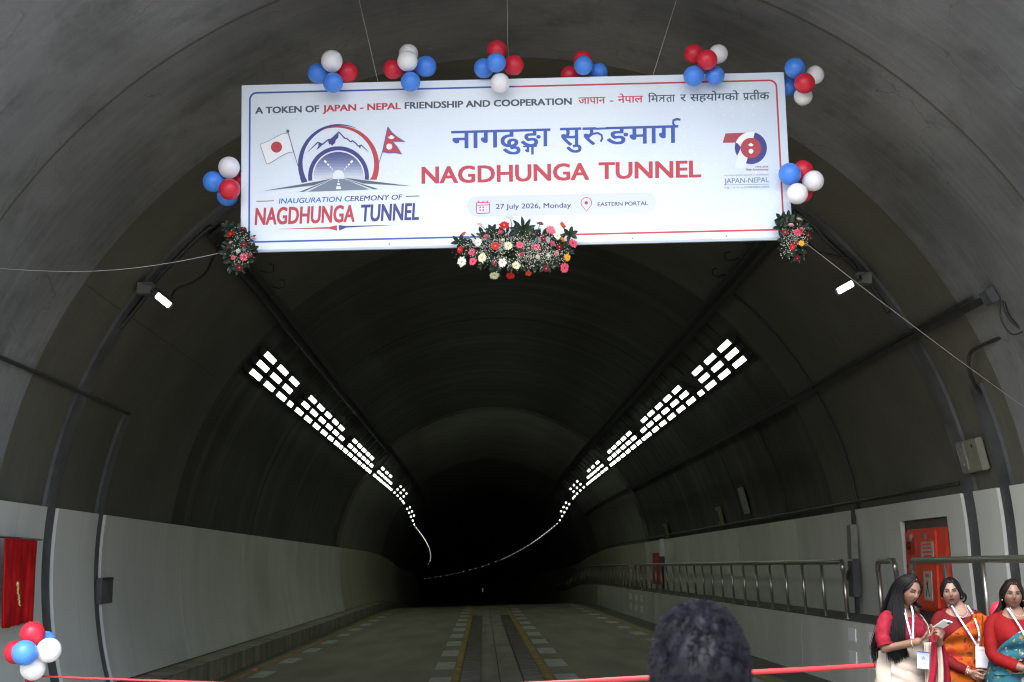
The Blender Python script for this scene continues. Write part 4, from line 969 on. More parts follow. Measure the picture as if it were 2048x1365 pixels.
def rosef(r, M, col, parent):
    mb = MB()
    for k in range(5):
        n = 3 + k; rad = r * (.25 + .17 * k)
        for i in range(n):
            a = 2 * PI * i / n + k; v = []; w_ = 1.5 / n * PI
            for t in range(5):
                aa = a + (t / 4 - .5) * w_
                v.append(M @ Vector((math.cos(aa) * rad * .55, math.sin(aa) * rad * .55, -r * .25)))
                v.append(M @ Vector((math.cos(aa) * rad * 1.04, math.sin(aa) * rad * 1.04, r * (.55 - .12 * k) * random.uniform(.85, 1.1))))
            mb.add(v, [(2 * t, 2 * t + 2, 2 * t + 3, 2 * t + 1) for t in range(4)])
    mb.ell(M.translation, (r * .5, r * .5, r * .35), 8, 5)
    return obj('flower', mb, FC[col], parent)
def bouquet(label, flowers, cpx, spread, nleaf, nbreath, sc, leafspots=()):
    cen = bat(*cpx, .08); t = thing('flower_arrangement', label, 'flowers', cen, group='flower arrangements along the banner bottom edge')
    fo = MB()
    def leaf(p, d, L, w_, mi):
        d = d.normalized(); s = d.cross(Vector((random.uniform(-.5, .5), -1, random.uniform(-.4, .4)))).normalized(); n_ = s.cross(d); pts = []
        for tt, ww in ((0, .08), (.3, .85), (.6, 1), (.85, .6), (1, .05)):
            c = p + d * L * tt + n_ * L * (.18 * math.sin(tt * 2.5)); pts += [c - s * w_ * ww, c + n_ * w_ * -.25, c + s * w_ * ww]
        fo.add(pts, [(3 * i + j, 3 * i + j + 1, 3 * i + j + 4, 3 * i + j + 3) for i in range(4) for j in range(2)], mi)
    for i in range(nleaf):
        a = random.uniform(0, 2 * PI); rr_ = math.sqrt(random.random()); x = cpx[0] + math.cos(a) * rr_ * spread[0]; y = cpx[1] + math.sin(a) * rr_ * spread[1]
        p = bat(x, y, random.uniform(.03, .09)) - cen
        leaf(p, Vector((math.cos(a) * .8 + random.uniform(-.6, .6), random.uniform(-.5, -.05), -math.sin(a) * .8 + random.uniform(-.6, .6))), random.uniform(.05, .10), random.uniform(.011, .019), 0 if random.random() < .72 else 1)
    for (x, y, n, L) in leafspots:
        p = bat(x, y, .10) - cen
        for k in range(n):
            a = PI * 2 * k / n + .3; leaf(p, Vector((math.cos(a), -.25, math.sin(a) * .9 + .1)), L, .019, 0)
    obj('foliage', fo, [F_leaf, F_leaf2], t)
    bb = MB(); st = MB()
    for i in range(nbreath):
        if i % 22 == 0:
            a = random.uniform(0, 2 * PI); q = random.uniform(.25, 1.0); gx, gy = cpx[0] + math.cos(a) * q * spread[0], cpx[1] + math.sin(a) * q * spread[1]; gs = random.uniform(5, 10)
        x, y = random.gauss(gx, gs), random.gauss(gy, gs); p = bat(x, y, random.uniform(.10, .19)) - cen; r = random.uniform(.0025, .005)
        bb.add([p + Vector(v) * r for v in ((1, 0, 0), (-1, 0, 0), (0, 1, 0), (0, -1, 0), (0, 0, 1), (0, 0, -1))], [(0, 2, 4), (2, 1, 4), (1, 3, 4), (3, 0, 4), (2, 0, 5), (1, 2, 5), (3, 1, 5), (0, 3, 5)])
        if i % 3 == 0: st.tube([bat(gx, gy + 6, .06) - cen, p], .0009, 3, cap=False)
    o = obj('baby_breath', bb, FC['white'], t); o['kind'] = 'stuff'; obj('baby_breath_stems', st, F_stem, t)['kind'] = 'stuff'
    for i, (x, y, r, col, kd) in enumerate(flowers):
        d = .15 + .05 * random.random(); p = bat(*sc(x, y), d) - cen; rr_ = r * sc(1, 0, True) * p_scale()
        off_ = Vector((sc(x, y)[0] - cpx[0], 0, -(sc(x, y)[1] - cpx[1]))) / max(spread) * .75
        n_ = (Vector((0, -1, .12)) + off_ + Vector((random.uniform(-.15, .15), 0, random.uniform(-.15, .15)))).normalized()
        if kd == 'u': n_ = Vector((.1, -.65, .75)).normalized()
        if kd == 'd': n_ = Vector((.05, -.55, -.8)).normalized()
        rr_ *= .9; M = orient(n_, random.uniform(0, 3)); M.translation = p
        if kd == 'r': rosef(rr_ * 1.05, M, col, t)
        else:
            o = gerbera(rr_ * 1.12, M, col, t, eye=kd != 'u' and kd != 'd')
        if kd in 'ud' or i < 3:
            mb = MB(); b0 = bat(sc(x, y)[0] * .75 + cpx[0] * .25, sc(x, y)[1] * .6 + cpx[1] * .4, .06) - cen; mb.tube([p - n_ * rr_ * .1, (p + b0) / 2 + Vector((.01, -.01, 0)), b0], .003, 5); obj('stem', mb, F_stem, t)
def p_scale(): return 11.9 / FPX
def s5(x, y, only=False): return .17578 if only else (860 + x * .17578, 410 + y * .17578)
fl = [(910, 150, 55, 'white', 'u'), (565, 225, 36, 'pale', 'u'), (1255, 215, 46, 'dark', 'u'), (845, 235, 62, 'red', 'g'), (1370, 290, 64, 'pink', 'g'), (1510, 235, 48, 'orange', 'g'), (385, 330, 32, 'pink', 'r'), (805, 310, 34, 'pink', 'r'), (640, 360, 33, 'pink', 'r'), (830, 400, 26, 'white', 'r'), (1445, 355, 52, 'white', 'g'), (1505, 395, 36, 'yellow', 'r'), (1290, 390, 40, 'dark', 'g'), (1390, 440, 38, 'pink', 'r'), (1625, 440, 62, 'rose', 'g'), (550, 430, 50, 'white', 'g'), (345, 515, 50, 'red', 'g'), (745, 470, 54, 'red', 'g'), (890, 465, 54, 'cream', 'g'), (1025, 460, 46, 'rose', 'g'), (1210, 480, 46, 'rose', 'g'), (480, 535, 46, 'rose', 'g'), (1470, 480, 50, 'dark', 'g'), (365, 650, 62, 'white', 'g'), (490, 645, 52, 'rose', 'g'), (595, 605, 56, 'cream', 'g'), (1045, 565, 30, 'rose', 'r'), (1440, 550, 37, 'pale', 'r'), (1225, 590, 30, 'white', 'r'), (1345, 580, 29, 'white', 'r'), (1560, 600, 50, 'yellow', 'g'), (730, 660, 38, 'dark', 'g'), (825, 660, 54, 'white', 'g'), (980, 690, 50, 'cream', 'g'), (1530, 720, 62, 'rose', 'g'), (1320, 725, 44, 'dark', 'g'), (730, 805, 60, 'cream', 'd'), (915, 805, 54, 'red', 'd'), (1120, 780, 40, 'orange', 'd')]
bouquet('long arrangement of pink, white and red flowers at the middle of the banner bottom edge', fl, (1031, 500), (105, 35), 380, 1700, s5, [(1045, 462, 9, .13), (1140, 470, 6, .08), (985, 465, 7, .08), (985, 512, 5, .10), (920, 486, 6, .09), (1090, 535, 5, .08), (990, 545, 5, .07)])
def s6(x, y, only=False): return .1978 if only else (380 + x * .1978, 290 + y * .1978)
fl = [(412, 905, 46, 'red', 'g'), (535, 850, 38, 'dark', 'g'), (635, 945, 28, 'pale', 'r'), (410, 988, 22, 'pale', 'r'), (545, 1010, 36, 'dark', 'g'), (385, 1040, 24, 'dark', 'g'), (488, 1075, 28, 'white', 'r'), (545, 1135, 44, 'rose', 'g'), (605, 1115, 32, 'dark', 'g'), (435, 1140, 26, 'rose', 'g'), (500, 1240, 42, 'dark', 'g')]
bouquet('small flower arrangement with red gerberas on the lower left corner of the banner', fl, (479, 500), (20, 36), 150, 260, s6, [(462, 470, 6, .07), (472, 492, 6, .09), (455, 505, 6, .09), (505, 500, 6, .07), (480, 538, 6, .08), (455, 455, 5, .07)])
def s7(x, y, only=False): return .21978 if only else (1400 + x * .21978, 230 + y * .21978)
fl = [(900, 950, 27, 'pale', 'r'), (828, 1003, 27, 'pale', 'r'), (890, 1070, 44, 'rose', 'g'), (925, 1040, 26, 'pink', 'r'), (775, 1070, 35, 'dark', 'g'), (985, 1095, 32, 'dark', 'g'), (922, 1170, 30, 'yellow', 'g'), (860, 1170, 30, 'dark', 'g'), (840, 1205, 30, 'red', 'g'), (885, 1305, 32, 'dark', 'g')]
bouquet('small flower arrangement with a yellow bloom on the lower right corner of the banner', fl, (1588, 478), (19, 36), 150, 280, s7, [(1563, 440, 6, .08), (1562, 455, 6, .09), (1576, 436, 5, .07), (1568, 480, 6, .08), (1578, 505, 6, .07)])

# ------------------------------------------------------------------ red curtain over the plaque on the left wall
def velvet(name, c): return mat(name, c, .8, var=.35, scale=3, spec=.08)
M_velvet = velvet('red velvet', (.50, .012, .014)); M_brass = mat('gold fringe', (.62, .45, .18), .4, .7)
cur = thing('curtain', 'pleated red curtain with a gold tassel over the plaque on the left wall', 'curtain', (-5.0, 14.9, 2.05))
cw = cur.location
def cur_panel(name, pa, pb, ztop, zb0, zb1, wig, nfold):
    """hanging pleated cloth between two plan points"""
    mb = MB(); P = []; n = 60
    for j in range(18):
        t = j / 17; row = []
        for i in range(n + 1):
            s = i / n; zb = zb0 + (zb1 - zb0) * s; z = ztop + (zb - ztop) * t
            amp = .010 + .010 * t if t > .14 else .012
            ph = s * nfold * 2 * PI + 1.2 * math.sin(s * 9) + t * 1.0
            x = pa[0] + (pb[0] - pa[0]) * s; y = pa[1] + (pb[1] - pa[1]) * s
            nx, ny = (pb[1] - pa[1]), -(pb[0] - pa[0]); l = math.hypot(nx, ny); o_ = amp * math.sin(ph) + wig * t * t
            pull = (.04 * math.sin(PI * min(1, t * 1.6)) * (s - .5)) if t > .12 else 0
            row.append(Vector((x + nx / l * o_, y + ny / l * o_ - pull * .6, z + .006 * math.sin(ph * .5))))
        P.append(row)
    mb.grid(P); o = obj(name, mb, M_velvet, cur, smooth=True)
    md = o.modifiers.new('s', 'SOLIDIFY'); md.thickness = .006; return o
A = at(3, 1080, 13.9) - cw; B = at(37, 1080, 14.65) - cw; C_ = at(76, 1080, 15.45) - cw
zt = at(40, 1079, 14.7).z - cw.z
za = at(9, 1258, 13.9).z - cw.z; zb = at(37, 1250, 14.65).z - cw.z; zc = at(74, 1243, 15.45).z - cw.z
cur_panel('cloth', (A.x + .03, A.y), (B.x + .03, B.y), zt, za, zb, .02, 3.2); cur_panel('cloth', (B.x, B.y), (C_.x, C_.y), zt, zb, zc, 0, 3.7)
mb = MB(); mb.tube([(A.x - .1, A.y - .3, zt + .01), (B.x, B.y, zt + .012), (C_.x + .02, C_.y + .06, zt + .01)], .012, 8); obj('rail', mb, M_steel, cur)
q = [at(15, 1168, 13.9) - cw, at(16, 1182, 13.9) - cw, at(18, 1196, 13.9) - cw, at(19, 1211, 13.9) - cw]
q = [p + Vector((.10, 0, 0)) for p in q]; mb = MB()
mb.ell(q[0], (.018, .018, .025), 10, 8)
for k in range(1, 16):
    p = q[0].lerp(q[3], k / 15); mb.ell(p + Vector((random.uniform(-.006, .006), 0, 0)), (.012, .012, .011), 8, 5)
obj('tassel', mb, M_brass, cur, smooth=True)
mb = MB(); D = at(-60, 1120, 13.2) - cw; mb.bbox(-.16, -.12, -1.3, .45, -.72, .12, .008); obj('plaque', mb, mat('black granite', (.012, .012, .013), .2, var=.3, scale=30), cur)
mb = MB(); p = at(56, 1246, 14.9) - cw; mb.bbox(-.05, .05, -.005, .005, -.012, .012, .003, 0, Matrix.Translation(p + Vector((.06, 0, 0)))); obj('tag', mb, P_white, cur)

# stanchions and the red ribbon
def stanchion(px, pyt, Y, label, h=None):
    p = at(px, pyt, Y); g = rz(p.x); t = thing('ribbon_post', label, 'post', (p.x, p.y, g), group='white posts holding the ceremony ribbon')
    H = h or (p.z - g); mb = MB(); mb.tube([(0, 0, 0), (0, 0, .02), (0, 0, .028)], [.16, .16, .03], 24); obj('base', mb, M_steel, t)
    mb = MB(); mb.tube([(0, 0, .02), (0, 0, H)], .035, 16); obj('pole', mb, mat('white enamel', (.75, .75, .73), .4), t, smooth=True)
    mb = MB()
    for k in range(5): mb.tube([(0, 0, H - .012 - .18 * k), (0, 0, H - .052 - .18 * k)], .0365, 16)
    obj('tape', mb, mat('wine tape', (.33, .012, .05), .5), t, smooth=True); return t
stanchion(60, 1352, 11.6, 'white post with wine tape under the balloons at the lower left')
stanchion(1771, 1325, 11.2, 'white post holding the ribbon behind the woman in the cream sari')
M_rib = mat('satin ribbon', (.42, .014, .022), .5, var=.1, scale=12, sheen=.3)
A = at(78, 1353, 11.55); B = at(1771, 1330, 11.15); mb = MB(); Pn = []
mids = [at(78, 1353, 11.55), at(300, 1361, 11.4), at(620, 1371, 11.2), at(900, 1372, 11.0), at(1110, 1366, 10.9), at(1280, 1357, 10.9), at(1500, 1345, 10.95), at(1650, 1337, 11.05), at(1771, 1330, 11.15)]
cc = cat_rom(mids, 6)
for i, p in enumerate(cc):
    s = i / (len(cc) - 1); wd = .008 + .012 * max(0, min(1, (s - .25) * 3)); tw = .5 * math.sin(s * 9) * (1 - s)
    Pn.append([p + Vector((0, math.sin(tw) * wd, math.cos(tw) * wd)), p - Vector((0, math.sin(tw) * wd, math.cos(tw) * wd))])
mb.grid(Pn); o = obj('ribbon', mb, M_rib, smooth=True); md = o.modifiers.new('s', 'SOLIDIFY'); md.thickness = .002
tag(o, 'long red satin ribbon stretched across the road between two white posts', 'ribbon')
# single red balloon behind the woman in turquoise
me, k = BMESH['r']; t = thing('balloon', 'single red balloon half hidden behind the shoulder of the woman in turquoise', 'balloon', at(1998, 1227, 11.4))
o = bpy.data.objects.new('skin', me); link(o, t); r = 19 * 11.4 / FPX; o.scale = (r * .9, r * .9, r * 1.15); q = bpy.data.objects.new('knot', k); link(q, o)
mb = MB(); mb.tube([(0, 0, -r * 1.3), (.01, .0, -.6), (.0, 0, -1.28)], .002, 4); obj('string', mb, M_rope, t)

# ------------------------------------------------------------------ people
def unify(mb, name, m, parent, vox=.005, it=4):
    """weld overlapping limb shapes into one continuous skin"""
    o = obj(name + '_src', mb, m); r = o.modifiers.new('r', 'REMESH'); r.mode = 'VOXEL'; r.voxel_size = vox
    s = o.modifiers.new('s', 'SMOOTH'); s.factor = .5; s.iterations = it
    dg = bpy.context.evaluated_depsgraph_get(); me = bpy.data.meshes.new_from_object(o.evaluated_get(dg)); me.name = name
    bpy.data.objects.remove(o); me.polygons.foreach_set('use_smooth', [True] * len(me.polygons))
    if not me.materials: me.materials.append(m)
    n = bpy.data.objects.new(name, me); return link(n, parent) if parent is not None else (COL.objects.link(n), n)[1]
def gs(x, s): return math.exp(-(x / s) ** 2)
def head_pt(az, el, k=1.0, female=True, out=0.0):
    """skull and face surface; az 0 = straight ahead (-y), el up; metres"""
    a, b, c = .075, .093, .110
    ca, sa, ce, se = math.cos(az), math.sin(az), math.cos(el), math.sin(el)
    x, y, z = sa * ce * a, -ca * ce * b, se * c
    t = max(0, -se)
    x *= 1 - .25 * t ** 1.5; y = y * (1 - .12 * t) - .006 * t * max(0, ca) if ca > 0 else y * (1 - .45 * t)
    if ca > 0 and ce > .2:
        fx, fz = x, z
        push = .021 * gs(fx, .009) * gs(fz + .018, .018) + .010 * gs(fx, .007) * gs(fz - .006, .02)      # nose
        push += .006 * gs(fx, .02) * gs(fz + .052, .010) + .008 * gs(fx, .018) * gs(fz + .088, .016)      # mouth, chin
        push -= .009 * (gs(fx - .030, .014) + gs(fx + .030, .014)) * gs(fz - .008, .012)                   # eye sockets
        push += .004 * (gs(fx - .038, .02) + gs(fx + .038, .02)) * gs(fz + .024, .018)                     # cheeks
        push += .003 * gs(fz - .03, .012)
        y -= push
    p = Vector((x, y, z)); 
    if out: p += Vector((x / a / a, y / b / b, z / c / c)).normalized() * out
    return p * k
class Person:
    def __init__(s, label, loc, skin, hc, hyaw, hpitch=0.0, hroll=0.0, hs=1.0):
        s.root = thing('person', label, 'person', loc); s.hc = Vector(hc); s.skin = skin; s.hs = hs
        s.HM = Matrix.Translation(s.hc) @ Matrix.Rotation(hyaw, 4, 'Z') @ Matrix.Rotation(hroll, 4, 'Y') @ Matrix.Rotation(hpitch, 4, 'X')
        s.body = MB()
    def hp(s, az, el, out=0.0): return s.HM @ head_pt(R(az), R(el), s.hs, out=out)
    def head(s):
        P = []
        for i in range(49):
            el = -90 + 180 * i / 48; P.append([s.hp(360 * j / 64, el) for j in range(64)])
        s.body.grid(P, 0, True)
        for sg in (-1, 1):
            p = s.HM @ (Vector((sg * .071, .004, -.008)) * s.hs); M = s.HM.to_3x3() @ Matrix.Rotation(R(18 * sg), 3, 'Z')
            s.body.ell(p, (.007, .017, .031), 10, 8, 0, M)
    def face(s, lip, brow=(.015, .009, .008), lids=0.0, smile=0.0, iris=(.02, .012, .01), mouth_open=0.0):
        r = s.root; K = s.hs
        def surf(fx, fz, o=.0035):
            """point over the face at given x,z (metres, unscaled)"""
            el = math.asin(max(-.99, min(.99, fz / .112))); a = .075 * math.cos(el) * (1 - .25 * max(0, -fz / .112) ** 1.5); az = math.asin(max(-.95, min(.95, fx / a)))
            return s.HM @ head_pt(az, el, K, out=o)
        def patch(cx, cz, fn, mtl, nm, o=.0035, n=20, parent=None):
            mb = MB(); c = surf(cx, cz, o + .0012); ring_ = [surf(cx + fn(t)[0], cz + fn(t)[1], o) for t in [2 * PI * i / n for i in range(n)]]
            mb.add([c] + ring_, [(0, 1 + (i + 1) % n, 1 + i) for i in range(n)]); return obj(nm, mb, mtl, parent or r, smooth=True)
        op = 1 - lids
        for sg in (-1, 1):
            ey = patch(sg * .030, .008, lambda t: (.0135 * math.cos(t), (.0062 * op + .0006) * math.sin(t) * (1 - .25 * math.cos(t) ** 2)), M_eyew, 'eye', .0030)
            patch(sg * .030, .0078, lambda t: (.0052 * math.cos(t), min(.0052, .0060 * op + .0004) * math.sin(t)), mat('iris', iris, .15), 'iris', .0042, 14, ey)
            mb = MB(); A = []; B = []
            for i in range(11):
                u = i / 10 * 2 - 1; A.append(surf(sg * .030 + .0165 * u, .008 + (.0066 * op + .0008) * (1 - u * u) + .0030, .0042)); B.append(surf(sg * .030 + .0165 * u, .008 + (.0066 * op + .0002) * (1 - u * u) - .0014, .0042))
            mb.grid([A, B]); obj('eyelash', mb, M_brow, r)
            mb = MB(); A = []; B = []
            for i in range(11):
                u = i / 10; x = sg * (.012 + .036 * u); z = .0235 + .008 * math.sin(u * 2.1) ; th = .0056 * (1 - .7 * u)
                A.append(surf(x, z + th, .0035)); B.append(surf(x, z - th * .6, .0035))
            mb.grid([A, B]); obj('eyebrow', mb, M_brow, r)
            patch(sg * .0058, -.0355, lambda t: (.0028 * math.cos(t), .0017 * math.sin(t)), M_nost, 'nostril', .004, 10)
        ml = mat('lip colour', lip, .35)
        def up(t):
            c, q = math.cos(t), math.sin(t); w_ = .0235
            return (w_ * c, (.0062 * (1 - c * c) ** .6 * (1 - .18 * gs(c, .2)) if q > 0 else -.001 - .0 * c) + smile * c * c)
        def lo(t):
            c, q = math.cos(t), math.sin(t); return (.0205 * c, (-.0085 * (1 - c * c) ** .6 if q < 0 else -.0002) + smile * c * c)
        patch(0, -.0515 + mouth_open, up, ml, 'upper_lip', .0035, 28); patch(0, -.0535 - mouth_open, lo, ml, 'lower_lip', .0038, 28)
        patch(0, -.0525, lambda t: (.019 * math.cos(t), (.0011 + mouth_open) * math.sin(t)), M_nost, 'mouth_line', .0046, 16)
    def limb(s, pts, rad, n=14): s.body.tube(pts, rad, n, round_=True)
    def hand(s, wrist, knuck, palm_n, side, curl=.4, tips=None, fl=1.0):
        """palm from wrist to knuckles with five fingers; side +1/-1 places the thumb"""
        w_, k = Vector(wrist), Vector(knuck); d = (k - w_); L = d.length; d.normalize(); n_ = Vector(palm_n); n_ = (n_ - d * n_.dot(d)).normalized(); u = d.cross(n_) * side
        for t in (-1, -.33, .33, 1): s.body.tube([w_ + u * .012 * t, w_ + d * L * .5 + u * .026 * t, k + u * .029 * t], [.014, .0125, .0115], 8, round_=True)
        for i, (t, ln) in enumerate(((-1.0, .060), (-.34, .074), (.33, .079), (1.0, .071))):
            b = k + u * .029 * t; c = curl * (1.15 - .1 * i); q = b; pts = [b]; a = 0
            for sgm, r_ in ((.42, 0), (.33, 0), (.25, 0)):
                a += c * 1.25; q = q + (d * math.cos(a) + n_ * math.sin(a)) * ln * sgm * fl; pts.append(q)
            s.body.tube(pts, [.0092, .0086, .0078, .0068], 8, round_=True)
        b = w_ + d * L * .35 + u * .022; q1 = b + (u * .8 + d * .55 + n_ * .25).normalized() * .035; q2 = q1 + (d * .85 + u * .15 + n_ * .5).normalized() * .028; q3 = q2 + (d * .9 - u * .15 + n_ * .4).normalized() * .02
        s.body.tube([b, q1, q2, q3], [.013, .0105, .009, .0075], 8, round_=True)
    def finish(s, vox=.0045): return unify(s.body, 'body', s.skin, s.root, vox)
def skin(name, c): return mat(name, c, .5, var=.12, scale=9, spec=.35, sub=.12)
M_eyew = mat('eye white', (.13, .12, .115), .3); M_brow = mat('brow hair', (.004, .003, .003), .7); M_nost = mat('dark recess', (.02, .006, .005), .7)
M_hair = mat('black hair', (.0022, .0022, .003), .55, spec=.16, var=.3, scale=40, stretch=(1, 1, .1)); M_gold = mat('gold jewellery', (.8, .6, .3), .3, 1.0)

# torso loft shared by blouse and drapes ------------------------------------------------
RINGS = [(0.00, .275, .215, 0), (.30, .235, .19, 0), (.62, .205, .175, 0), (.80, .192, .158, .0), (.90, .172, .138, 0), (.99, .148, .116, .0), (1.08, .152, .122, -.006), (1.17, .166, .146, -.018), (1.24, .172, .132, -.012), (1.30, .172, .102, .0), (1.335, .140, .080, .006), (1.36, .085, .064, .010), (1.385, .058, .058, .012)]
def ringat(z):
    for i in range(len(RINGS) - 1):
        if RINGS[i][0] <= z <= RINGS[i + 1][0]:
            t = (z - RINGS[i][0]) / (RINGS[i + 1][0] - RINGS[i][0]); t2 = t * t * (3 - 2 * t) * .5 + t * .5
            return [RINGS[i][j] + (RINGS[i + 1][j] - RINGS[i][j]) * t2 for j in (1, 2, 3)]
    return list(RINGS[-1][1:]) if z > RINGS[-1][0] else list(RINGS[0][1:])
def torso(th, z, o=0.0, wide=1.0, deep=1.0):
    """th 0 = front, positive towards the wearer's side that is on the right of the picture"""
    a, b, cy = ringat(z); c, s_ = math.cos(R(th)), math.sin(R(th))
    e = .82; x = math.copysign(abs(s_) ** e, s_) * (a * wide + o); y = -math.copysign(abs(c) ** e, c) * (b * deep + o) + cy
    if 1.08 < z < 1.28 and c > 0: y -= .016 * math.exp(-((abs(x) - .075) / .045) ** 2) * math.sin(PI * (z - 1.08) / .20) * c
    return Vector((x, y, z))
def cloth(name, th0, th1, zlo, zhi, o, m, parent, wide=1.0, deep=1.0, nt=60, nz=40, fold=None, yaw=0.0, thick=.003, sc=1.0, off_=(0, 0, 0)):
    P = []; Rz = Matrix.Rotation(yaw, 3, 'Z'); of = Vector(off_)
    for j in range(nz + 1):
        v = j / nz; row = []
        for i in range(nt + 1):
            u = i / nt; th = th0 + (th1 - th0) * u; zl = zlo(th) if callable(zlo) else zlo; zh = zhi(th) if callable(zhi) else zhi
            z = zl + (zh - zl) * v; f = fold(th, z, v) if fold else 0
            oo = o(th, z) if callable(o) else o
            row.append(Rz @ (torso(th, z, oo + f, wide, deep) * sc) + of)
        P.append(row)
    mb = MB(); mb.grid(P); ob = obj(name, mb, m, parent, smooth=True)
    if thick: md = ob.modifiers.new('s', 'SOLIDIFY'); md.thickness = thick; md.offset = 1
    return ob
def sleeve(mb, pts, rad, n=16, ripple=.003):
    pts = cat_rom(pts, 5); m = len(pts); rr_ = []
    for i in range(m):
        t = i / (m - 1) * (len(rad) - 1); k = min(int(t), len(rad) - 2); rr_.append(rad[k] + (rad[k + 1] - rad[k]) * (t - k) + ripple * math.sin(i * 2.3))
    mb.tube(pts, rr_, n, cap=True)
def strands(name, guides, n, m, parent, r=.0016, jit=.006, nseg=14, base=0, fl=2):
    """hair: strands interpolated between guide curves (lists of points)"""
    mb = MB(); G = [cat_rom(g, 5) for g in guides]
    for i in range(n):
        u = random.random() * (len(G) - 1); k = min(int(u), len(G) - 2); t = u - k; A, B = G[k], G[k + 1]; L = random.uniform(.66, 1.0) ** .8
        jx = Vector([random.gauss(0, jit) for _ in range(3)]); pts = []
        for q in range(nseg + 1):
            s = q / nseg * L; fa = s * (len(A) - 1); ia = min(int(fa), len(A) - 2); fb = s * (len(B) - 1); ib = min(int(fb), len(B) - 2)
            pa = A[ia].lerp(A[ia + 1], fa - ia); pb = B[ib].lerp(B[ib + 1], fb - ib)
            pts.append(pa.lerp(pb, t) + jx * (.25 + .75 * s) + Vector((math.sin(s * 9 + i) * .0015, 0, 0)))
        mb.tube(pts, [r * (1.0 if q < nseg * .7 else 1.0 - .75 * (q - nseg * .7) / (nseg * .3)) for q in range(nseg + 1)], 3, cap=False)
    return obj(name, mb, m, parent, smooth=True)
def haircap(P, m, front=52, low=-30, out=.010, part=0.0, rough=.003, hair_el=38):
    """cap of hair: rows of locks over the skull, leaving the face open"""
    mb = MB(); rows = []
    nA, nE = 90, 40
    for j in range(nE + 1):
        row = []
        for i in range(nA):
            az = -180 + 360 * i / nA; aa = abs(az)
            lo = hair_el - (hair_el - low) * max(0, min(1, (aa - front * .45) / (front * .95))) ** .8
            if aa > 120: lo = low - 8
            el = lo + (89.9 - lo) * j / nE
            o = out * (1 - .75 * math.exp(-j * .9)) + rough * (noise.noise(Vector((az * .25, el * .03, 2))) + .4 * math.sin(az * 1.3 + el * .2)) * (j > 0)
            if j == 0: o = -.002
            o -= .004 * gs((az - part) * math.cos(R(el)), 3) * (el > 30)
            row.append(P.HM @ head_pt(R(az), R(el), P.hs, out=o))
        rows.append(row)
    mb.grid(rows, 0, True); return obj('hair', mb, m, P.root, smooth=True)
def lanyard(name, label, root, A, B, V, card, W, H, mcard, tilt=(0, 0, 0), normal=(0, -1, 0), art=None, holder=False):
    """ribbon loop from two neck points to V with a card below; all points local to the person"""
    lo_ = root.location
    t = thing('id_badge', label, 'id badge', lo_ + Vector(V), group='name badges on patterned white lanyards')
    mb = MB(); n_ = Vector(normal)
    for k, Q in enumerate((A, B)):
        pts = cat_rom([Vector(q) - Vector(V) for q in Q], 6); L_ = []; 
        for i, p in enumerate(pts):
            d = pts[min(i + 1, len(pts) - 1)] - pts[max(i - 1, 0)]; s_ = d.cross(n_).normalized() * .0072; L_.append([p - s_ + n_ * (.001 * k), p + s_ + n_ * (.001 * k)])
        mb.grid(L_)
    o = obj('strap', mb, M_strap, t); md = o.modifiers.new('s', 'SOLIDIFY'); md.thickness = .0012
    mb = MB(); mb.tube([(0, 0, .002), (0, -.004, -.03)], .004, 6); obj('clip', mb, M_steel, t)
    M = Matrix.Translation(Vector(card) - Vector(V)) @ Matrix.Rotation(tilt[2], 4, 'Z') @ Matrix.Rotation(tilt[0], 4, 'X') @ Matrix.Rotation(tilt[1], 4, 'Y')
    mb = MB(); mb.bbox(-W / 2, W / 2, -.0015, .0015, -H / 2, H / 2, .0008, 0, M); c = obj('card', mb, mcard, t)
    if holder: mb = MB(); mb.bbox(-W / 2 - .006, W / 2 + .006, .0016, .0026, -H / 2 - .004, H / 2 + .03, .0003, 0, M); mb.bbox(-W / 2 - .005, W / 2 + .005, -.0016, .0024, H / 2 + .004, H / 2 + .028, .0006, 0, M); obj('sleeve', mb, M_clear, t)
    if art:
        A_ = Art('printing', c, lambda x, y, d: M @ Vector((x, -.0018 - d * .05, y))); art(A_); A_.done()
    return t
M_strap = mat('lanyard print', (.34, .36, .43), .5)
def strap_pat():
    t = M_strap.node_tree; N = t.nodes; L = t.links; tc = N.new('ShaderNodeTexCoord'); vo = N.new('ShaderNodeTexVoronoi'); vo.inputs['Scale'].default_value = 30; L.new(tc.outputs['Object'], vo.inputs['Vector'])
    r = N.new('ShaderNodeMapRange'); r.inputs[1].default_value = .30; r.inputs[2].default_value = .42; L.new(vo.outputs['Distance'], r.inputs[0])
    mx = N.new('ShaderNodeMix'); mx.data_type = 'RGBA'; mx.inputs[6].default_value = (.10, .10, .28, 1); mx.inputs[7].default_value = (.34, .36, .43, 1); L.new(r.outputs[0], mx.inputs[0]); L.new(mx.outputs[2], N['Principled BSDF'].inputs['Base Color'])
strap_pat()
M_clear = mat('clear sleeve', (.45, .40, .42), .2); M_card = mat('card paper', (.40, .42, .49), .5)
def lcyl(th, z, o, yaw, off_=(0, 0, 0), wide=1.0, deep=1.0): return Matrix.Rotation(yaw, 3, 'Z') @ torso(th, z, o, wide, deep) + Vector(off_)
def silk(name, c, **k): return mat(name, c, .75, spec=.12, **{**dict(bump=.5, bscale=9, scale=6), **k})
def skirtfold(amp, n): return lambda th, z, v: amp * max(0, 1 - v * .85) * math.sin(R(th) * n + 2 * v) + .004 * math.sin(R(th) * n * 2.3)
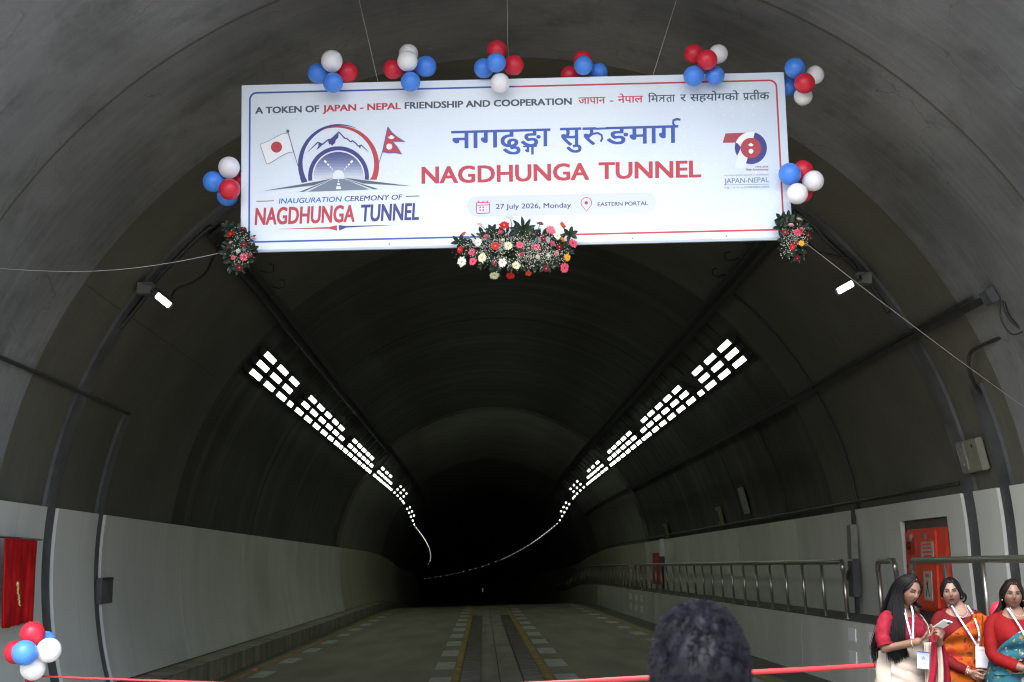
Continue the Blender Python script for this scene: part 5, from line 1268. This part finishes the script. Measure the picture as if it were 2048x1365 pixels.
def legs(P, yaw):
    Rz = Matrix.Rotation(yaw, 3, 'Z')
    for sg in (-1, 1):
        P.limb([Rz @ Vector(q) for q in ((sg * .085, 0, .88), (sg * .09, -.005, .48), (sg * .09, .015, .09))], [.085, .055, .036])
        P.limb([Rz @ Vector(q) for q in ((sg * .09, .03, .035), (sg * .095, -.06, .03), (sg * .10, -.14, .022))], [.032, .032, .022])
def trunk(P, yaw, skin_only=True, off_=(0, 0, 0), wide=1.0):
    Rz = Matrix.Rotation(yaw, 3, 'Z'); rows = []
    for z in (.80, .88, .96, 1.04, 1.12, 1.19, 1.25, 1.30, 1.335, 1.36, 1.39): rows.append([Rz @ torso(t * 15, z, -.008, wide) + Vector(off_) for t in range(24)])
    P.body.grid(rows, 0, True); P.body.poly(rows[0][::-1]); P.body.poly(rows[-1])

# --- the woman in cream and red, looking at her phone
g1 = rz(3.1)
yaw1 = R(34)
W1 = Person('woman with long black hair in a cream and red sari looking down at her phone', at(1803, 1300, 10.25) * 1.0, skin('warm skin', (.150, .082, .056)), (.055, -.055, 1.495), R(24), R(19), R(7), 1.0)
W1.root.location.z = g1; l1 = W1.root.location
W1.head(); trunk(W1, yaw1); legs(W1, yaw1)
W1.limb([(.012, .0, 1.37), (.035, -.02, 1.42), (.05, -.035, 1.46)], [.05, .046, .048])
Lr = [Matrix.Rotation(yaw1, 3, 'Z') @ Vector((-.15, 0, 1.305)), Vector((-.165, -.15, 1.075)), Vector((.035, -.30, 1.135))]
W1.limb(Lr, [.040, .041, .029]); W1.hand((.035, -.30, 1.135), (.115, -.335, 1.185), (.35, -.2, .9), 1, .45)
Ll = [Matrix.Rotation(yaw1, 3, 'Z') @ Vector((.15, 0, 1.305)), Vector((.215, .02, 1.06)), Vector((.205, -.25, 1.125))]
W1.limb(Ll, [.040, .041, .029]); W1.hand((.205, -.25, 1.125), (.205, -.315, 1.18), (-.7, -.1, .7), -1, .6)
W1.finish(); W1.face((.19, .055, .05), lids=.72)
M_red1 = silk('red brocade', (.19, .010, .022), var=.45, scale=26, col2=(.11, .005, .012))
M_cream1 = silk('cream silk', (.30, .262, .222), var=.10, scale=5, bump=.08, bscale=18); M_border = silk('red border silk', (.16, .005, .015), var=.2, scale=12)
mb = MB(); Rz = Matrix.Rotation(yaw1, 3, 'Z')
rows = [[Rz @ torso(t * 12, z, .004) for t in range(30)] for z in [1.02 + i * .02 for i in range(15)]]
mb.grid(rows, 0, True)
sleeve(mb, [Rz @ Vector((-.125, 0, 1.31)), Rz @ Vector((-.172, -.005, 1.275)), Vector((-.175, -.13, 1.17)), Vector((-.165, -.155, 1.10))], [.045, .056, .054, .052])
sleeve(mb, [Rz @ Vector((.125, 0, 1.31)), Rz @ Vector((.170, -.005, 1.275)), Vector((.205, .055, 1.17)), Vector((.214, .025, 1.09))], [.045, .055, .052, .050])
obj('blouse', mb, M_red1, W1.root, smooth=True)
mb = MB()
for sg, q in ((-1, [(-.166, -.154, 1.112), (-.164, -.158, 1.098)]), (1, [(.213, .03, 1.10), (.2135, .026, 1.085)])): mb.tube([Vector(p) for p in q], .0585, 18)
obj('sleeve_band', mb, M_border, W1.root)
cloth('sari_skirt', -180, 180, .015, 1.05, .016, M_cream1, W1.root, yaw=yaw1, nt=140, nz=44, fold=lambda th, z, v: (1 - v) * .016 * math.sin(R(th) * 9) + .012 * math.sin(R(th) * 3 + z * 9) * (v < .95) + .010 * math.sin(z * 26 + R(th) * 5) * (v > .5))
# drape over the chest to the far shoulder, red edged
up1 = lambda th: 1.07 + .235 * max(0, min(1, (th + 70) / 145)) ** 1.8
cloth('sari_drape', -75, 78, lambda th: .80, up1, lambda th, z: .022 + .02 * gs(z - 1.0, .1), M_cream1, W1.root, yaw=yaw1, nt=70, nz=36, fold=lambda th, z, v: .006 * math.sin(v * 22 + R(th) * 6) * (1 - .5 * v))
cloth('drape_border', -75, 78, lambda th: up1(th) - .004, lambda th: up1(th) + .012, .026, mat('pale edge', (.38, .33, .28), .5), W1.root, yaw=yaw1, nt=60, nz=2)
cloth('skirt_border', -30, 75, lambda th: .18 + (th + 30) / 105 * .80, lambda th: .27 + (th + 30) / 105 * .80, .042, M_border, W1.root, yaw=yaw1, nt=50, nz=6, fold=lambda th, z, v: .008 * math.sin(R(th) * 12))
# pallu pleats hanging in front on the picture right
def pleats(parent, x0, x1, y0, y1, zt, zb, m1, m2, n=5, name='pallu', bow=.03, pinch=.5, zdrop=0.0):
    for kind, mm in ((0, m1), (1, m2)):
        mb = MB(); nu = n * 12; P = []
        for j in range(31):
            v = j / 30; row = []
            for i in range(nu + 1):
                u = i / nu; s_ = .5 + (u - .5) * (pinch + (1 - pinch) * v); ph = u * n * 2 * PI
                row.append(Vector((x0 + (x1 - x0) * s_ + .010 * math.cos(ph), y0 + (y1 - y0) * s_ - bow * math.sin(PI * v) + .024 * math.sin(ph) * (.5 + .5 * v), zt + (zb + zdrop * u - zt) * v)))
            P.append(row)
        b = [[p for p in r] for r in P]; V = [q for r in b for q in r]; fs = []
        for j in range(30):
            for i in range(nu):
                isb = (i % (nu // n)) / (nu / n) < .46
                if isb == bool(kind): fs.append((j * (nu + 1) + i, j * (nu + 1) + i + 1, (j + 1) * (nu + 1) + i + 1, (j + 1) * (nu + 1) + i))
        mb.add(V, fs); o = obj(name if kind == 0 else name + '_border', mb, mm, parent, smooth=True); md = o.modifiers.new('s', 'SOLIDIFY'); md.thickness = .0025
pleats(W1.root, .045, .315, -.215, -.04, 1.12, .32, M_cream1, M_cream1, n=3, pinch=.5, bow=.03)
def hang(nm, A, B, wd, m, parent, wave=.01):
    mb = MB(); A, B = Vector(A), Vector(B); P = []
    for j in range(25):
        v = j / 24; c = A.lerp(B, v) + Vector((.012 * math.sin(v * 5), -.01 * math.sin(PI * v), 0)); P.append([c + Vector((wd * (.6 + .5 * v) * (u - .5), wave * math.sin(u * 6 + v * 4), 0)) for u in [i / 8 for i in range(9)]])
    mb.grid(P); o = obj(nm, mb, m, parent, smooth=True); md = o.modifiers.new('s', 'SOLIDIFY'); md.thickness = .0025; return o
hang('pallu_edge', (.165, -.245, 1.13), (.075, -.285, .55), .065, M_border, W1.root); hang('pallu_edge', (.225, -.215, 1.13), (.30, -.16, .50), .06, M_border, W1.root)
hang('pallu_edge', (.20, -.235, 1.13), (.19, -.245, .50), .05, M_cream1, W1.root, .014)
# hair
haircap(W1, M_hair, front=58, low=-26, out=.012, part=-6, hair_el=47)
h = lambda az, el, o=.012: W1.hp(az, el, o)
strands('hair_length', [
    [h(-8, 66), h(-48, 35, .016), h(-66, -5, .018), Vector((-.015, -.145, 1.36)), Vector((-.035, -.20, 1.22)), Vector((-.035, -.215, 1.08)), Vector((.0, -.205, 1.02))],
    [h(-20, 72), h(-70, 32, .018), h(-84, -10, .022), Vector((-.05, -.135, 1.35)), Vector((-.065, -.195, 1.22)), Vector((-.07, -.205, 1.08)), Vector((-.055, -.20, 1.0))],
    [h(-40, 78), h(-98, 30, .02), h(-104, -15, .03), Vector((-.085, -.105, 1.35)), Vector((-.10, -.16, 1.22)), Vector((-.105, -.19, 1.08)), Vector((-.10, -.19, .96))],
    [h(-80, 80), h(-125, 25, .022), h(-130, -20, .035), Vector((-.105, -.03, 1.34)), Vector((-.13, -.10, 1.23)), Vector((-.15, -.13, 1.10)), Vector((-.15, -.14, .98))]], 1500, M_hair, W1.root, r=.0022, jit=.006)
strands('hair_back', [
    [h(-120, 75), h(-140, 10, .025), Vector((-.10, .06, 1.36)), Vector((-.15, .10, 1.20)), Vector((-.20, .09, 1.05)), Vector((-.195, .05, .93))],
    [h(180, 75), h(180, 10, .025), Vector((-.03, .12, 1.36)), Vector((-.05, .15, 1.2)), Vector((-.09, .16, 1.05)), Vector((-.10, .15, .93))],
    [h(120, 75), h(120, 5, .025), Vector((.09, .10, 1.38)), Vector((.08, .14, 1.25)), Vector((.05, .16, 1.10)), Vector((.03, .16, 1.0))]], 700, M_hair, W1.root, r=.0026, jit=.008)
strands('hair_side', [
    [h(-2, 66), h(52, 30, .014), h(66, -5, .014), h(62, -38, .016), Vector((.135, -.07, 1.37))],
    [h(20, 72), h(78, 25, .016), h(86, -10, .018), h(84, -42, .022), Vector((.16, -.03, 1.37))],
    [h(60, 78), h(110, 20, .018), h(112, -20, .022), Vector((.14, .03, 1.40)), Vector((.15, .04, 1.36))]], 700, M_hair, W1.root, r=.0022, jit=.004)
mb = MB(); mb.tube([W1.hp(-2, 62, .010), W1.hp(-1, 52, .006), W1.hp(-1, 47, .004)], [.0025, .0035, .003], 6); obj('sindoor', mb, mat('vermilion', (.55, .02, .015), .7), W1.root)
for nm, c, ax, rr_ in (('bangle', Vector((.0, -.285, 1.124)), Vector((.2, -.15, .06)), .031),):
    mb = MB(); u = ax.cross(Vector((0, 0, 1))).normalized(); q = ax.cross(u).normalized(); pts = [c + (u * math.cos(t) + q * math.sin(t)) * rr_ for t in [2 * PI * i / 20 for i in range(21)]]
    mb.tube(pts, .0035, 6); obj(nm, mb, M_gold, W1.root, smooth=True)
t = thing('phone', 'white smartphone held up by the woman in the cream and red sari', 'phone', l1 + Vector((.20, -.345, 1.255)))
_z = Vector((.30, -.86, .40)).normalized(); _y = Vector((-.1, -.6, -.8)); _y = (_y - _z * _y.dot(_z)).normalized(); M = Matrix((_y.cross(_z), _y, _z)).transposed().to_4x4()
mb = MB(); mb.bbox(-.037, .037, -.0045, .0045, -.075, .075, .004, 0, M); obj('case', mb, mat('phone white', (.62, .66, .70), .3), t)
mb = MB(); mb.bbox(-.033, .033, -.0056, -.0046, -.069, .069, .0004, 0, M); obj('screen', mb, mat('phone screen', (.02, .025, .03), .1), t)
mb = MB(); mb.bbox(-.030, -.006, .0046, .0072, .042, .068, .001, 0, M); obj('camera_bump', mb, mat('phone camera', (.03, .06, .10), .2), t)
def art1(A):
    A.poly([(-.046, .052), (.046, .052), (.046, .060), (-.046, .060)], P_navy)
    A.ring(0, .022, .013, .0155, 15, 165, P_navy); A.ring(0, .022, .008, .0105, 0, 180, P_navy); A.poly([(-.014, .018), (.014, .018), (.018, .012), (-.018, .012)], P_dark); A.poly([(-.006, .021), (0, .029), (.006, .021)], P_navy)
    A.place_ = A.place
    def tx(s_, x0, x1, y, h_, m): me, w0, w1, hh = glyphs(s_, 'H', .0, 0); A.mb.add([A.place(x0 + (x1 - x0) * (x - w0) / (w1 - w0), y + h_ * yy / hh, .002) for x, yy in me[0]], me[1], A.ink(m))
    tx('NAGDHUNGA', -.027, .006, .000, .006, P_red); tx('TUNNEL', .009, .028, .000, .006, P_navy); tx('VOLUNTEER', -.022, .024, -.026, .009, P_red)
V = Vector((.02, -.225, 1.10))
lanyard('id_badge', 'printed card badge with a small arch emblem worn by the woman in the cream sari', W1.root,
    [(-.005, -.13, 1.365), (-.01, -.185, 1.30), (.0, -.22, 1.20), tuple(V)], [(.065, -.07, 1.385), (.055, -.14, 1.32), (.03, -.20, 1.21), tuple(V)], V, (.078, -.252, 1.0), .094, .122, mat('card print', (.30, .36, .48), .5), tilt=(R(-4), R(6), R(10)), art=art1)

# --- the woman in red blouse and orange sari, hands clasped
yaw2 = R(-10)
W2 = Person('woman in a red blouse and orange flowered sari with clasped hands and a blank badge', at(1921, 1300, 10.9), skin('fair skin', (.18, .104, .080)), (-.055, -.012, 1.448), R(-20), R(2), R(-4), .98)
W2.root.location.z = rz(3.8); l2 = W2.root.location; S2 = .965
W2.head(); trunk(W2, yaw2, off_=(0, 0, -.035)); legs(W2, yaw2)
W2.limb([(.0, .01, 1.34), (-.025, .005, 1.38), (-.045, .0, 1.42)], [.05, .045, .048])
SL2 = ([(-.11, .0, 1.275), (-.165, -.0, 1.235), (-.192, -.02, 1.12), (-.195, -.055, .985), (-.11, -.135, .90), (-.01, -.215, .845)], [(.11, .0, 1.275), (.165, .0, 1.235), (.20, -.01, 1.12), (.215, -.045, .985), (.17, -.13, .91), (.115, -.205, .86)])
a2 = [(-.155, .0, 1.245), (-.183, -.05, .99), (-.01, -.215, .845)]; b2 = [(.155, .01, 1.245), (.203, -.04, .99), (.115, -.205, .86)]
W2.limb(cat_rom(SL2[0], 3), [.034] * 12 + [.030] * 3 + [.024]); W2.limb(cat_rom(SL2[1], 3), [.034] * 12 + [.030] * 3 + [.024])
W2.hand((-.01, -.215, .845), (.055, -.25, .805), (.55, .5, .25), 1, .5, fl=.9); W2.hand((.115, -.205, .86), (.075, -.24, .80), (-.8, -.3, .1), -1, .55, fl=.9)
W2.finish(); W2.face((.13, .012, .018), lids=.25, mouth_open=.0022)
M_red2 = silk('red knit', (.085, .004, .006), var=.2, scale=8)
mb = MB(); Rz = Matrix.Rotation(yaw2, 3, 'Z')
neck = lambda t: 0
rows = []
for i in range(17):
    row = []
    for t in range(36):
        th = t * 10 if t < 18 else t * 10 - 360; zt = 1.33 - .075 * gs(th, 45); z = .93 + (zt - .93) * i / 16; row.append(Rz @ torso(th, z + .035, .005, 1.04) + Vector((0, 0, -.035)))
    rows.append(row)
mb.grid(rows, 0, True)
sleeve(mb, [(-.11, .0, 1.275), (-.165, -.0, 1.235), (-.192, -.02, 1.12), (-.195, -.055, .985), (-.11, -.135, .90), (-.03, -.195, .855)], [.042, .052, .050, .048, .044, .035])
sleeve(mb, [(.11, .0, 1.275), (.165, .0, 1.235), (.20, -.01, 1.12), (.215, -.045, .985), (.17, -.13, .91), (.125, -.19, .87)], [.042, .052, .050, .048, .044, .035])
obj('blouse', mb, M_red2, W2.root, smooth=True)
def floral(name, base, spots, sc=(9, 16)):
    m = mat(name, base, .8, spec=.1); t = m.node_tree; N = t.nodes; L = t.links; tc = N.new('ShaderNodeTexCoord'); last = None
    prev = (*base, 1)
    for k, (c, s_, thr) in enumerate(spots):
        n = N.new('ShaderNodeTexNoise'); n.inputs['Scale'].default_value = s_; n.inputs['Detail'].default_value = 2; n.noise_dimensions = '4D'; n.inputs['W'].default_value = k * 3.3; L.new(tc.outputs['Object'], n.inputs['Vector'])
        r = N.new('ShaderNodeMapRange'); r.inputs[1].default_value = thr; r.inputs[2].default_value = thr + .03; L.new(n.outputs[0], r.inputs[0])
        mx = N.new('ShaderNodeMix'); mx.data_type = 'RGBA'; L.new(r.outputs[0], mx.inputs[0])
        if last: L.new(last, mx.inputs[6])
        else: mx.inputs[6].default_value = prev
        mx.inputs[7].default_value = (*c, 1); last = mx.outputs[2]
    L.new(last, N['Principled BSDF'].inputs['Base Color']); return m
M_or = floral('orange print', (.235, .050, .004), [((.22, .018, .012), 13, .56), ((.11, .055, .018), 19, .60), ((.05, .01, .02), 30, .63)])
cloth('sari_skirt', -180, 180, .015, .955, .018, M_or, W2.root, yaw=yaw2, nt=140, nz=40, fold=lambda th, z, v: (1 - v) * .018 * math.sin(R(th) * 10) + .008 * math.sin(R(th) * 3 + z * 8))
up2 = lambda th: (1.035 + .285 * max(0, min(1, (th + 62) / 100)) ** .85) if th < 60 else 1.32 - .03 * (th - 60) / 60
cloth('sari_drape', -62, 118, lambda th: .90 + .03 * math.sin(R(th)), up2, lambda th, z: .016 + .018 * gs(z - 1.0, .12), M_or, W2.root, yaw=yaw2, wide=1.07, nt=80, nz=40, off_=(0, 0, -.035), fold=lambda th, z, v: .006 * math.sin(v * 17 + R(th) * 5))
P = []
for j in range(25):                                 # fall of cloth over the arm on the picture right
    v = j / 24; P.append([Vector((.06 + .175 * u - .03 * v * (1 - u), -.075 - .075 * math.sin(PI * (1 - u) * .7) - .05 * v - .012 * math.sin(u * 22 + v * 3), 1.285 - .045 * u * u * (1 - v) - v * (.20 + .17 * (1 - u)))) for u in [i / 30 for i in range(31)]])
mb = MB(); mb.grid(P); o = obj('shoulder_fall', mb, M_or, W2.root, smooth=True); md = o.modifiers.new('s', 'SOLIDIFY'); md.thickness = .003
haircap(W2, M_hair, front=50, low=-22, out=.011, part=4, hair_el=44)
h = lambda az, el, o=.012: W2.hp(az, el, o)
bun = W2.HM @ Vector((.062, .062, -.028))
mb = MB()
for k in range(70):
    a = k * 2.4; pts = [bun + Vector((math.cos(a + s * 1.3) * (.020 + .014 * math.sin(k)), math.sin(a * 1.7 + s) * .02, math.sin(a + s * 1.3) * (.026 + .012 * math.cos(k * 1.3)))) for s in [i / 6 * 2.4 for i in range(7)]]
    mb.tube(pts, .0042, 4)
obj('bun', mb, M_hair, W2.root, smooth=True)
strands('loose_curl', [[h(95, 10), bun + Vector((.02, .0, .03)), bun + Vector((.045, 0, -.01)), bun + Vector((.03, 0, -.05)), bun + Vector((.0, -.005, -.055))], [h(105, 0), bun + Vector((.0, .02, .03)), bun + Vector((.05, 0, -.0)), bun + Vector((.045, 0, -.045)), bun + Vector((.01, -.005, -.065))]], 80, M_hair, W2.root, r=.0016, jit=.003)
mb = MB(); mb.ell(W2.hp(0, 40, .004), (.004, .002, .005), 10, 6); obj('sindoor', mb, mat('vermilion', (.5, .02, .02), .7), W2.root)
def necklace(P, pts, m=None, r=.0028):
    mb = MB(); q = cat_rom(pts, 6)
    for i, p in enumerate(q): mb.ell(p, r if i % 2 else r * 1.4, 8, 6)
    obj('necklace', mb, m or mat('pearl', (.30, .27, .24), .3), P.root, smooth=True)
necklace(W2, [(-.062, -.035, 1.35), (-.045, -.085, 1.305), (-.01, -.105, 1.285), (.03, -.09, 1.305), (.045, -.04, 1.35)]); necklace(W2, [(-.066, -.035, 1.345), (-.05, -.10, 1.285), (-.01, -.122, 1.255), (.035, -.105, 1.285), (.05, -.04, 1.345)])
for c, ax, rr_, mt in ((Vector((-.012, -.205, .848)), Vector((.15, -.14, -.08)), .031, M_gold), (Vector((-.026, -.192, .857)), Vector((.15, -.14, -.08)), .032, mat('pearl bangle', (.6, .58, .5), .3)), (Vector((.117, -.2, .866)), Vector((-.04, -.12, -.08)), .031, M_gold)):
    mb = MB(); u = ax.cross(Vector((0, 0, 1))).normalized(); q = ax.cross(u).normalized(); mb.tube([c + (u * math.cos(t) + q * math.sin(t)) * rr_ for t in [2 * PI * i / 20 for i in range(21)]], .0038, 6); obj('bangle', mb, mt, W2.root, smooth=True)
for sg in (-1, 1):
    mb = MB(); mb.ell(W2.HM @ Vector((sg * .075, .0, -.042)), .005, 8, 6); obj('earring', mb, M_gold, W2.root)
V = Vector((.055, -.235, 1.035))
lanyard('id_badge', 'blank white card badge worn by the woman in the orange sari', W2.root, [(-.07, -.055, 1.345), (-.058, -.150, 1.27), (-.01, -.232, 1.15), tuple(V)], [(.06, -.045, 1.345), (.068, -.150, 1.26), (.07, -.235, 1.14), tuple(V)], V, (.078, -.248, .945), .088, .128, M_card, tilt=(R(-6), R(4), R(0)), holder=True)

# --- the woman in red with a turquoise sari, at the picture edge
yaw3 = R(-6)
W3 = Person('woman in a red blouse and turquoise patterned sari with folded hands at the right edge', at(2033, 1300, 10.5), skin('tan skin', (.14, .078, .055)), (-.01, -.012, 1.43), R(-14), R(3), R(2), .98)
W3.root.location.z = rz(4.1) + .0; l3 = W3.root.location
W3.head(); trunk(W3, yaw3, off_=(0, 0, -.055), wide=1.05); legs(W3, yaw3)
W3.limb([(.0, .01, 1.32), (-.005, .005, 1.36), (-.01, .0, 1.40)], [.052, .047, .05])
SL3 = ([(-.115, .0, 1.255), (-.175, .0, 1.215), (-.20, -.02, 1.11), (-.198, -.06, .98), (-.13, -.15, .93), (-.055, -.235, .90)], [(.115, .0, 1.255), (.175, .0, 1.215), (.21, -.015, 1.11), (.222, -.055, .98), (.15, -.15, .93), (.075, -.225, .895)])
a3 = [(-.175, .0, 1.235), (-.185, -.06, .98), (-.055, -.235, .90)]; b3 = [(.185, .0, 1.235), (.215, -.05, .98), (.075, -.225, .895)]
W3.limb(cat_rom(SL3[0], 3), [.036] * 12 + [.032] * 3 + [.026]); W3.limb(cat_rom(SL3[1], 3), [.036] * 12 + [.032] * 3 + [.026])
W3.hand((-.055, -.235, .90), (.0, -.272, .86), (.5, .5, .3), 1, .45, fl=.9); W3.hand((.075, -.225, .895), (.02, -.28, .865), (-.5, .3, -.4), -1, .45, fl=.9)
W3.finish(); W3.face((.20, .010, .014), lids=.35)
M_red3 = silk('bright red knit', (.125, .003, .004), var=.12, scale=8)
mb = MB(); Rz = Matrix.Rotation(yaw3, 3, 'Z'); rows = []
for i in range(17):
    row = []
    for t in range(36):
        th = t * 10 if t < 18 else t * 10 - 360; zt = 1.315 - .07 * gs(th, 48); z = .92 + (zt - .92) * i / 16; row.append(Rz @ torso(th, z + .055, .006, 1.08, 1.05) + Vector((0, 0, -.055)))
    rows.append(row)
mb.grid(rows, 0, True)
sleeve(mb, [(-.115, .0, 1.255), (-.175, .0, 1.215), (-.20, -.02, 1.11), (-.198, -.06, .98), (-.13, -.15, .93), (-.075, -.205, .905)], [.045, .056, .054, .052, .048, .040])
sleeve(mb, [(.115, .0, 1.255), (.175, .0, 1.215), (.21, -.015, 1.11), (.222, -.055, .98), (.15, -.15, .93), (.10, -.20, .90)], [.045, .055, .053, .051, .047, .040])
obj('blouse', mb, M_red3, W3.root, smooth=True)
M_tq = floral('turquoise print', (.012, .070, .10), [((.28, .25, .2), 15, .62), ((.18, .11, .02), 17, .63), ((.02, .04, .06), 24, .62)])
M_mr = floral('maroon print', (.04, .008, .014), [((.28, .20, .18), 26, .60)]); M_rs = silk('rose border', (.25, .12, .12), var=.2, scale=20)
cloth('sari_skirt', -180, 180, .015, .95, .018, M_tq, W3.root, yaw=yaw3, wide=1.06, nt=140, nz=40, fold=lambda th, z, v: (1 - v) * .018 * math.sin(R(th) * 10) + .008 * math.sin(R(th) * 3 + z * 8))
up3 = lambda th: .985 + .33 * max(0, min(1, (th + 66) / 112)) ** .62
cloth('sari_drape', -66, 90, lambda th: .89, up3, lambda th, z: .020 + .02 * gs(z - 1.02, .12), M_tq, W3.root, yaw=yaw3, wide=1.08, deep=1.06, nt=80, nz=40, off_=(0, 0, -.055), fold=lambda th, z, v: .006 * math.sin(v * 19 + R(th) * 5))
def slant(name, c0, w_, m, o):
    cloth(name, -18, 62, lambda th: max(.91, .93 + c0 + (th + 18) / 80 * .33), lambda th: max(.912, .93 + c0 + w_ + (th + 18) / 80 * .33), o, m, W3.root, yaw=yaw3, wide=1.08, deep=1.06, nt=40, nz=10, off_=(0, 0, -.055), fold=lambda th, z, v: .005 * math.sin(v * 9 + R(th) * 5))
slant('maroon_border', -.05, .075, M_mr, .050); slant('rose_border', -.085, .035, M_rs, .052)
haircap(W3, mat('dark brown hair', (.005, .003, .0025), .55, spec=.18, var=.3, scale=40, stretch=(1, 1, .1)), front=52, low=-24, out=.012, part=8, hair_el=46)
h = lambda az, el, o=.012: W3.hp(az, el, o)
M_hair3 = bpy.data.materials['dark brown hair']
strands('hair_length', [
    [h(-70, 55), h(-96, 10, .016), h(-100, -30, .03), Vector((-.115, .02, 1.28)), Vector((-.13, .03, 1.22))],
    [h(-110, 60), h(-125, 10, .02), h(-125, -30, .04), Vector((-.15, .05, 1.27)), Vector((-.165, .06, 1.20))],
    [h(180, 60), h(180, 5, .02), h(180, -35, .05), Vector((-.03, .13, 1.26)), Vector((-.04, .13, 1.16))],
    [h(110, 55), h(110, 5, .02), h(105, -30, .03), Vector((.11, .06, 1.28)), Vector((.12, .07, 1.20))]], 900, M_hair3, W3.root, r=.0028, jit=.005)
necklace(W3, [(-.05, -.055, 1.33), (-.035, -.10, 1.285), (.0, -.115, 1.27), (.04, -.10, 1.285), (.055, -.055, 1.33)])
for sg in (-1, 1):
    mb = MB(); mb.ell(W3.HM @ Vector((sg * .075, .0, -.044)), .006, 8, 6); obj('earring', mb, M_gold, W3.root)
V = Vector((.0, -.262, 1.02))
lanyard('id_badge', 'card badge seen edge on above the folded hands of the woman in turquoise', W3.root, [(-.07, -.05, 1.33), (-.055, -.155, 1.25), (-.02, -.25, 1.12), tuple(V)], [(.075, -.05, 1.33), (.065, -.16, 1.24), (.03, -.255, 1.12), tuple(V)], V, (.012, -.292, .955), .11, .075, M_card, tilt=(R(-62), R(-4), R(-5)))
mb = MB(); c = Vector((.028, -.292, .866)); mb.ell(c, .006, 8, 6); obj('ring', mb, M_gold, W3.root)

# --- the man in front, back of the head to the camera
M4 = Person('man with short dark hair seen from behind in the foreground, facing the tunnel', (0, 0, 0), skin('brown skin', (.25, .14, .095)), (0, 0, 1.585), PI, R(3), 0, 1.0)
p = at(1399, 1300, 2.32); M4.root.location = (p.x, p.y, rz(p.x) - .0); M4.hs = 1.0; M4.HM = Matrix.Translation((0, 0, -.028)) @ M4.HM
M4.head(); Rz4 = Matrix.Rotation(PI, 3, 'Z')
rows = [[Rz4 @ (torso(t * 15, z, .0, 1.18, 1.08) * 1.08) for t in range(24)] for z in (.80, .88, .96, 1.04, 1.12, 1.19, 1.25, 1.30, 1.335, 1.36, 1.39)]
M4.body.grid(rows, 0, True); M4.body.poly(rows[0][::-1]); M4.body.poly(rows[-1])
M4.limb([(0, 0, 1.44), (0, -.01, 1.50), (0, -.012, 1.56)], [.064, .060, .060])
for sg in (-1, 1):
    M4.limb([(sg * .20, 0, 1.40), (sg * .245, -.02, 1.12), (sg * .25, .06, .86)], [.055, .043, .029]); M4.hand((sg * .25, .06, .86), (sg * .25, .08, .77), (-sg, .1, 0), -sg, .25)
    M4.limb([(sg * .10, 0, .92), (sg * .105, .01, .50), (sg * .105, -.01, .10)], [.095, .062, .042]); M4.limb([(sg * .105, -.03, .045), (sg * .11, .08, .04), (sg * .115, .16, .03)], [.042, .042, .03])
M4.finish(.006)
M_shirt = mat('navy shirt', (.05, .06, .09), .8, var=.2, scale=10); M_trs = mat('dark trousers', (.03, .03, .035), .8, var=.2, scale=8)
mb = MB(); rows = [[Rz4 @ (torso(t * 12, z, .012, 1.20, 1.10) * 1.08) for t in range(30)] for z in [.78 + i * .0268 for i in range(22)]]
mb.grid(rows, 0, True)
for sg in (-1, 1): sleeve(mb, [(sg * .14, 0, 1.42), (sg * .21, 0, 1.385), (sg * .24, -.012, 1.25), (sg * .248, -.02, 1.13)], [.06, .075, .068, .064])
obj('shirt', mb, M_shirt, M4.root, smooth=True)
mb = MB()
for sg in (-1, 1): mb.tube([(sg * .095, 0, .90), (sg * .10, .0, .70), (sg * .105, .005, .48), (sg * .105, -.01, .08)], [.115, .10, .085, .075], 18)
mb.tube([(0, 0, .95), (0, 0, .80)], [.18, .17], 20, flat=.75); obj('trousers', mb, M_trs, M4.root, smooth=True)
M_hair4 = mat('short dark hair', (.0055, .006, .0115), .6, spec=.22, var=.5, scale=25)
haircap(M4, M_hair4, front=56, low=-34, out=.007, rough=.003, hair_el=48)
mb = MB()
for i in range(15000):
    az = random.uniform(-180, 180); el = math.degrees(math.asin(random.uniform(-.55, 1)))
    if abs(az) < 75 and el < 45 - 60 * max(0, (abs(az) - 25) / 50): continue
    L = (.005 + .009 * max(0, min(1, (el + 5) / 60))) * random.uniform(.6, 1.25)
    p0 = M4.hp(az, el, .006); nn = (M4.hp(az, el, .02) - p0).normalized()
    sw = Vector((noise.noise(p0 * 55), noise.noise(p0 * 55 + Vector((9, 0, 0))), noise.noise(p0 * 55 + Vector((0, 7, 0))) - .2)) * 1.5 + Vector([random.gauss(0, .35) for _ in range(3)])
    d = (nn * .75 + sw * .8).normalized(); e = (d + Vector((0, 0, -.5)) + sw * .5).normalized()
    mb.tube([p0, p0 + d * L * .5, p0 + d * L * .5 + e * L * .5], [.0008, .0007, .0003], 3, cap=False)
obj('hair_strands', mb, M_hair4, M4.root, smooth=True)
